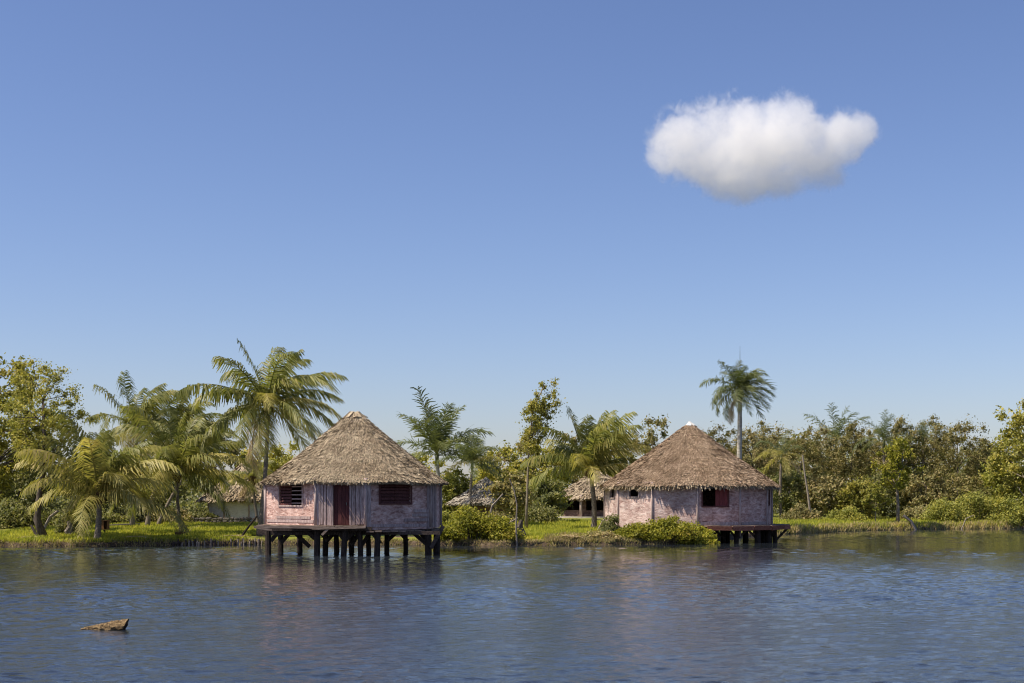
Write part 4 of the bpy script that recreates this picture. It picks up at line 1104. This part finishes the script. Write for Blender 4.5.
# ---- low dark stone wall in front of the white hut
D = 108.0
e = empty('stone_wall', (X(222, D), D, ground_z(X(222, D), D)), 'low dark dry-stone wall in front of the white hut', 'wall')
mb = MB()
for row in range(3):
    x = X(186, D) + rr.uniform(0, .2)
    while x < X(262, D):
        w = rr.uniform(0.25, 0.55); h = rr.uniform(0.16, 0.24)
        cx_, z_ = x + w/2 - e.location.x, -0.05 + row*0.19
        pts = [(cx_-w*0.48, rr.uniform(-.05,.05), z_+h*.5), (cx_-w*0.3, 0, z_+h*.5), (cx_+w*0.3, 0, z_+h*.5+rr.uniform(-.02,.02)), (cx_+w*0.48, 0, z_+h*.5)]
        mb.tube(pts, [h*.25, h*.55, h*.55, h*.25], 7, jit=0.15, rng=rr); x += w
tag(mb.build('stones', M['stone'], e), kind='stuff')

# ---- leaning dead trunk and fallen wood on the right bank
def dead(name, label, cat, D, pts, r0, r1, mat='dead_wood', twigs=0, seed=1, jit=0.1):
    rr = random.Random(seed); rp = np.random.RandomState(seed)
    b = pts[0]; x = X(b[0], D); base = Vector((x, D, ground_z(x, D)))
    mb = MB()
    q = [Vector((X(p[0], D)-x, (p[2] if len(p) > 2 else 0), Z(p[1], D)-base.z)) for p in pts]
    q[0].z = min(q[0].z, -0.1) if len(pts[0]) < 4 else q[0].z
    n = len(q); mb.tube(q, [r0+(r1-r0)*i/(n-1) for i in range(n)], 8, jit=jit, rng=rr)
    o = mb.build(name, M[mat], None, False, base)
    tag(o, label, cat)
    return o
dead('leaning_pole', 'bare pale trunk leaning left before the brown forest', 'dead trunk', 130, [(811.5, 521), (808, 495), (805, 475), (802.5, 455)], 0.11, 0.07)
dead('fallen_log', 'short white log propped on the right bank edge', 'log', 127.2, [(918, 528), (911, 521.5), (903.5, 515.5)], 0.15, 0.13, 'dead_wood')
dead('driftwood_log', 'thin pale branch lying by the right bushes', 'branch', 129, [(958, 522), (966, 518.5), (974, 515)], 0.06, 0.03)
dead('bare_stem', 'thin bare grey stem standing at the waterline between the huts', 'dead stem', 82.6, [(517, 547), (516, 525), (517, 505), (514, 490), (509, 478)], 0.06, 0.02)
dead('dead_branch', 'pale dead branch slanting up out of the shrubs', 'branch', 84.5, [(484, 512), (492, 506), (503, 494)], 0.06, 0.05)
dead('dead_branch', 'forked pale branch lying near the bare stem', 'branch', 83.2, [(504, 529), (507, 524), (518, 518)], 0.06, 0.04)
dead('dead_branch', 'grey branch leaning against the palm foot by the round hut', 'branch', 92, [(596, 529), (602, 522), (608, 515)], 0.07, 0.04)
dead('old_stump', 'dark rotten stump beside the bare stem', 'stump', 84.6, [(521, 541), (521.5, 534), (520, 527), (521, 520)], 0.3, 0.13, 'bark', jit=0.3)
dead('root_stump', 'grey root stump under the dark shrub on the left bank', 'stump', 85.2, [(70, 541), (70.5, 537), (69, 531), (70, 526), (68, 521)], 0.36, 0.10, 'bark_pale', jit=0.3)
dead('leaning_plank', 'grey plank leaning by the crooked tree trunk', 'plank', 92, [(42, 524), (50, 517), (58, 511)], 0.10, 0.10, 'dead_wood')
dead('side_stem', 'second dark stem branching low from the crooked bank tree', 'stem', 83.7, [(44, 546), (36, 534), (31, 525)], 0.13, 0.07, 'bark')
dead('slanted_pole', 'dark slanted pole stuck in the lawn beside the deck end', 'pole', 86.0, [(240, 536), (249, 526), (257, 516)], 0.07, 0.06, 'stilt')
for i, (a, b, lab) in enumerate([((113, 524), (139, 521), 'upper bleached board lying on the lawn behind the box'), ((116, 527), (136, 525), 'lower bleached board lying on the lawn behind the box')]):
    D = 100.0; xa, xb = X(a[0], D), X(b[0], D); mb = MB()
    mb.bar((xa-(xa+xb)/2, -0.2*i, Z(a[1], D)-Z(a[1]+1, D)), (xb-(xa+xb)/2, 0.3, 0.12), 0.3, 0.08)
    z_ = ground_z((xa+xb)/2, D)
    tag(mb.build('fallen_board', M['dead_wood'], None, False, ((xa+xb)/2, D - i*1.6, z_+0.08)), lab, 'board')

# ---- little wooden box on a post beside the low palm
D = 86.5; x = X(104.5, D); zb = ground_z(x, D)
e = empty('wooden_box', (x, D, zb), 'small orange-brown wooden box on a post beside the low palm', 'box')
w = 0.24; z1 = Z(521, D)-zb; z0 = Z(529.5, D)-zb
mb = MB(); mb.tube([(0, 0, -0.2), (0, 0, z0-0.01)], [0.05, 0.05], 7); mb.build('post', M['brace'], e)
for k, (a, b) in enumerate((((-w, -w, z0), (-w+0.03, w, z1)), ((w-0.03, -w, z0), (w, w, z1)), ((-w+0.032, w-0.03, z0), (w-0.032, w, z1)), ((-w+0.032, -w, z0), (w-0.032, w-0.032, z0+0.03)), ((-w+0.032, -w+0.004, z0+0.034), (w*0.1, -w+0.03, z1)))):
    mb = MB(); mb.box(a, b); mb.build('side_board', M['box_wood'], e)
mb = MB(); mb.box((-w-0.05, -w-0.05, z1+0.002), (w+0.05, w+0.05, z1+0.04)); mb.build('lid', M['box_wood'], e)

# ---- floating log in the foreground
D = 29.4
e = empty('floating_log', (X(106, D), D, 0), 'broken golden-brown log floating in the foreground water', 'log')
rp = np.random.RandomState(9)
mb = MB(); n = 16; ns = 22
L0, L1 = X(81, D)-X(106, D), X(127.5, D)-X(106, D)
pts = []; rad = []
for i in range(ns):
    f = i/(ns-1); xx = L0 + (L1-L0)*f
    r = 0.05 + 0.09*f**0.8; zc = -0.025 + 0.115*f**1.1
    for k in range(n):
        a = 2*math.pi*k/n
        j = 1 + 0.10*math.sin(3*a+f*5) + 0.08*math.sin(7*a+f*23) + rp.normal(0, 0.06)
        mb.v.append((xx + rp.normal(0, 0.008) + (0.05*math.sin(a) if i == ns-1 else 0), -0.12*f + 0.95*r*j*math.cos(a), zc + r*j*math.sin(a)*0.95))
for i in range(ns-1):
    for k in range(n):
        a = i*n+k; b = i*n+(k+1) % n; mb.f.append((a, a+n, b+n, b))
mb.f.append(tuple(range(n)))
endv = [mb.v[(ns-1)*n+k] for k in range(n)]
mb.build('bark', M['log'], e)
c_ = np.mean(np.array(endv), 0) + np.array([0.012, 0, 0]); m2 = MB()
m2.raw(endv + [tuple(c_)], [(k, (k+1) % n, n) for k in range(n)]); m2.build('cut_end', M['log_end'], e)

# ---- dry fronds dropped along the left bank
for i, (px, off, ang, lab) in enumerate([(22, 1.0, 0.3, 'dry fallen palm frond at the left end of the bank'), (122, 0.9, -0.5, 'dry fallen palm frond on the bank beside the wooden box'),
                                         (212, 1.3, 0.2, 'dry fallen palm frond behind the bank stakes'), (548, 1.0, -0.2, 'dry fallen palm frond on the bank between the huts')]):
    rng = np.random.RandomState(500+i)
    x = X(px, 84); y = float(shore(x)) + off
    me = frond_mesh(rng, (math.cos(ang), math.sin(ang)*0.3, 0.10), 2.0, 0.3, np.zeros(3), n_leaf=30, l_leaf=0.5, width=0.035, hang=0.15)
    tag(link('fallen_frond', me, M['frond_dry'], None, (x, y, ground_z(x, y)+0.12)), lab, 'palm frond', 'fallen fronds on the bank')

# ------------------------------------------------------------------ the one cloud
CD = 1400.0
cw = CD/F_PX
ccx, ccz = X(762, CD), Z(150, CD)
blobs = [(672,160,28,24),(690,142,42,38),(715,130,42,34),(745,128,48,36),(785,124,40,34),(750,150,72,48),(795,148,48,42),(700,165,44,28),(735,178,50,26),(775,178,46,24),(815,160,40,32),(845,140,32,32),(862,132,20,24),(664,148,18,22)]
cm, nt, out = new_mat('cloud_vapour')
tc = nd(nt, 'ShaderNodeTexCoord')
acc = None
for (bx_, by_, rx, rz) in blobs:
    cxp, czp = (bx_-762)*cw, (150-by_)*cw
    sub = nd(nt, 'ShaderNodeVectorMath', operation='SUBTRACT'); nt.links.new(tc.outputs['Object'], sub.inputs[0]); sub.inputs[1].default_value = (cxp, 0, czp)
    div = nd(nt, 'ShaderNodeVectorMath', operation='DIVIDE'); nt.links.new(sub.outputs[0], div.inputs[0]); div.inputs[1].default_value = (rx*cw, (rx+rz)*0.5*cw, rz*cw)
    ln = nd(nt, 'ShaderNodeVectorMath', operation='LENGTH'); nt.links.new(div.outputs[0], ln.inputs[0])
    if acc is None: acc = ln.outputs['Value']
    else:
        mn = nd(nt, 'ShaderNodeMath', operation='SMOOTH_MIN'); nt.links.new(acc, mn.inputs[0]); nt.links.new(ln.outputs['Value'], mn.inputs[1]); mn.inputs[2].default_value = 0.15
        acc = mn.outputs[0]
nzA = noise(nt, mapping(nt), 0.022, 5, 0.6, 0.4); nzB = noise(nt, mapping(nt), 0.085, 8, 0.72, 0.8)
nzm = nd(nt, 'ShaderNodeMath', operation='MULTIPLY_ADD'); nt.links.new(nzB, nzm.inputs[0]); nzm.inputs[1].default_value = 0.95
nzs = nd(nt, 'ShaderNodeMath', operation='SUBTRACT'); nt.links.new(nzA, nzs.inputs[0]); nzs.inputs[1].default_value = 0.475
nt.links.new(nzs.outputs[0], nzm.inputs[2]); nz = nzm.outputs[0]
k1 = nd(nt, 'ShaderNodeMath', operation='MULTIPLY_ADD'); nt.links.new(nz, k1.inputs[0]); k1.inputs[1].default_value = 1.5; k1.inputs[2].default_value = 0.18
k2 = nd(nt, 'ShaderNodeMath', operation='SUBTRACT'); nt.links.new(k1.outputs[0], k2.inputs[0]); nt.links.new(acc, k2.inputs[1])
mr = nd(nt, 'ShaderNodeMapRange'); mr.interpolation_type = 'SMOOTHSTEP'; nt.links.new(k2.outputs[0], mr.inputs[0])
mr.inputs[1].default_value = 0.0; mr.inputs[2].default_value = 0.4; mr.inputs[3].default_value = 0.0; mr.inputs[4].default_value = 0.033
pv_ = nd(nt, 'ShaderNodeVolumePrincipled'); pv_.inputs['Color'].default_value = (1, 1, 1, 1); pv_.inputs['Anisotropy'].default_value = 0.2
nt.links.new(mr.outputs[0], pv_.inputs['Density'])
nt.links.new(pv_.outputs[0], out.inputs['Volume'])
cv = []; cf = []
for (bx_, by_, rx, rz) in blobs:
    cxp, czp = (bx_-762)*cw, (150-by_)*cw; b0 = len(cv); nu, nv = 20, 12; s_ = 1.2
    for i in range(nv+1):
        ph = math.pi*i/nv
        for k in range(nu):
            a = 2*math.pi*k/nu
            cv.append((cxp + s_*rx*cw*math.sin(ph)*math.cos(a), s_*(rx+rz)*0.5*cw*math.sin(ph)*math.sin(a), czp + s_*rz*cw*math.cos(ph)))
    for i in range(nv):
        for k in range(nu):
            cf.append((b0+i*nu+k, b0+(i+1)*nu+k, b0+(i+1)*nu+(k+1) % nu, b0+i*nu+(k+1) % nu))
cl = link('cloud', np_mesh('cloud', cv, np.array(cf)), cm, None, (ccx, CD, ccz))
rm = cl.modifiers.new('remesh', 'REMESH'); rm.mode = 'VOXEL'; rm.voxel_size = 4.0
tag(cl, 'single puffy white cloud in the blue sky', 'cloud')
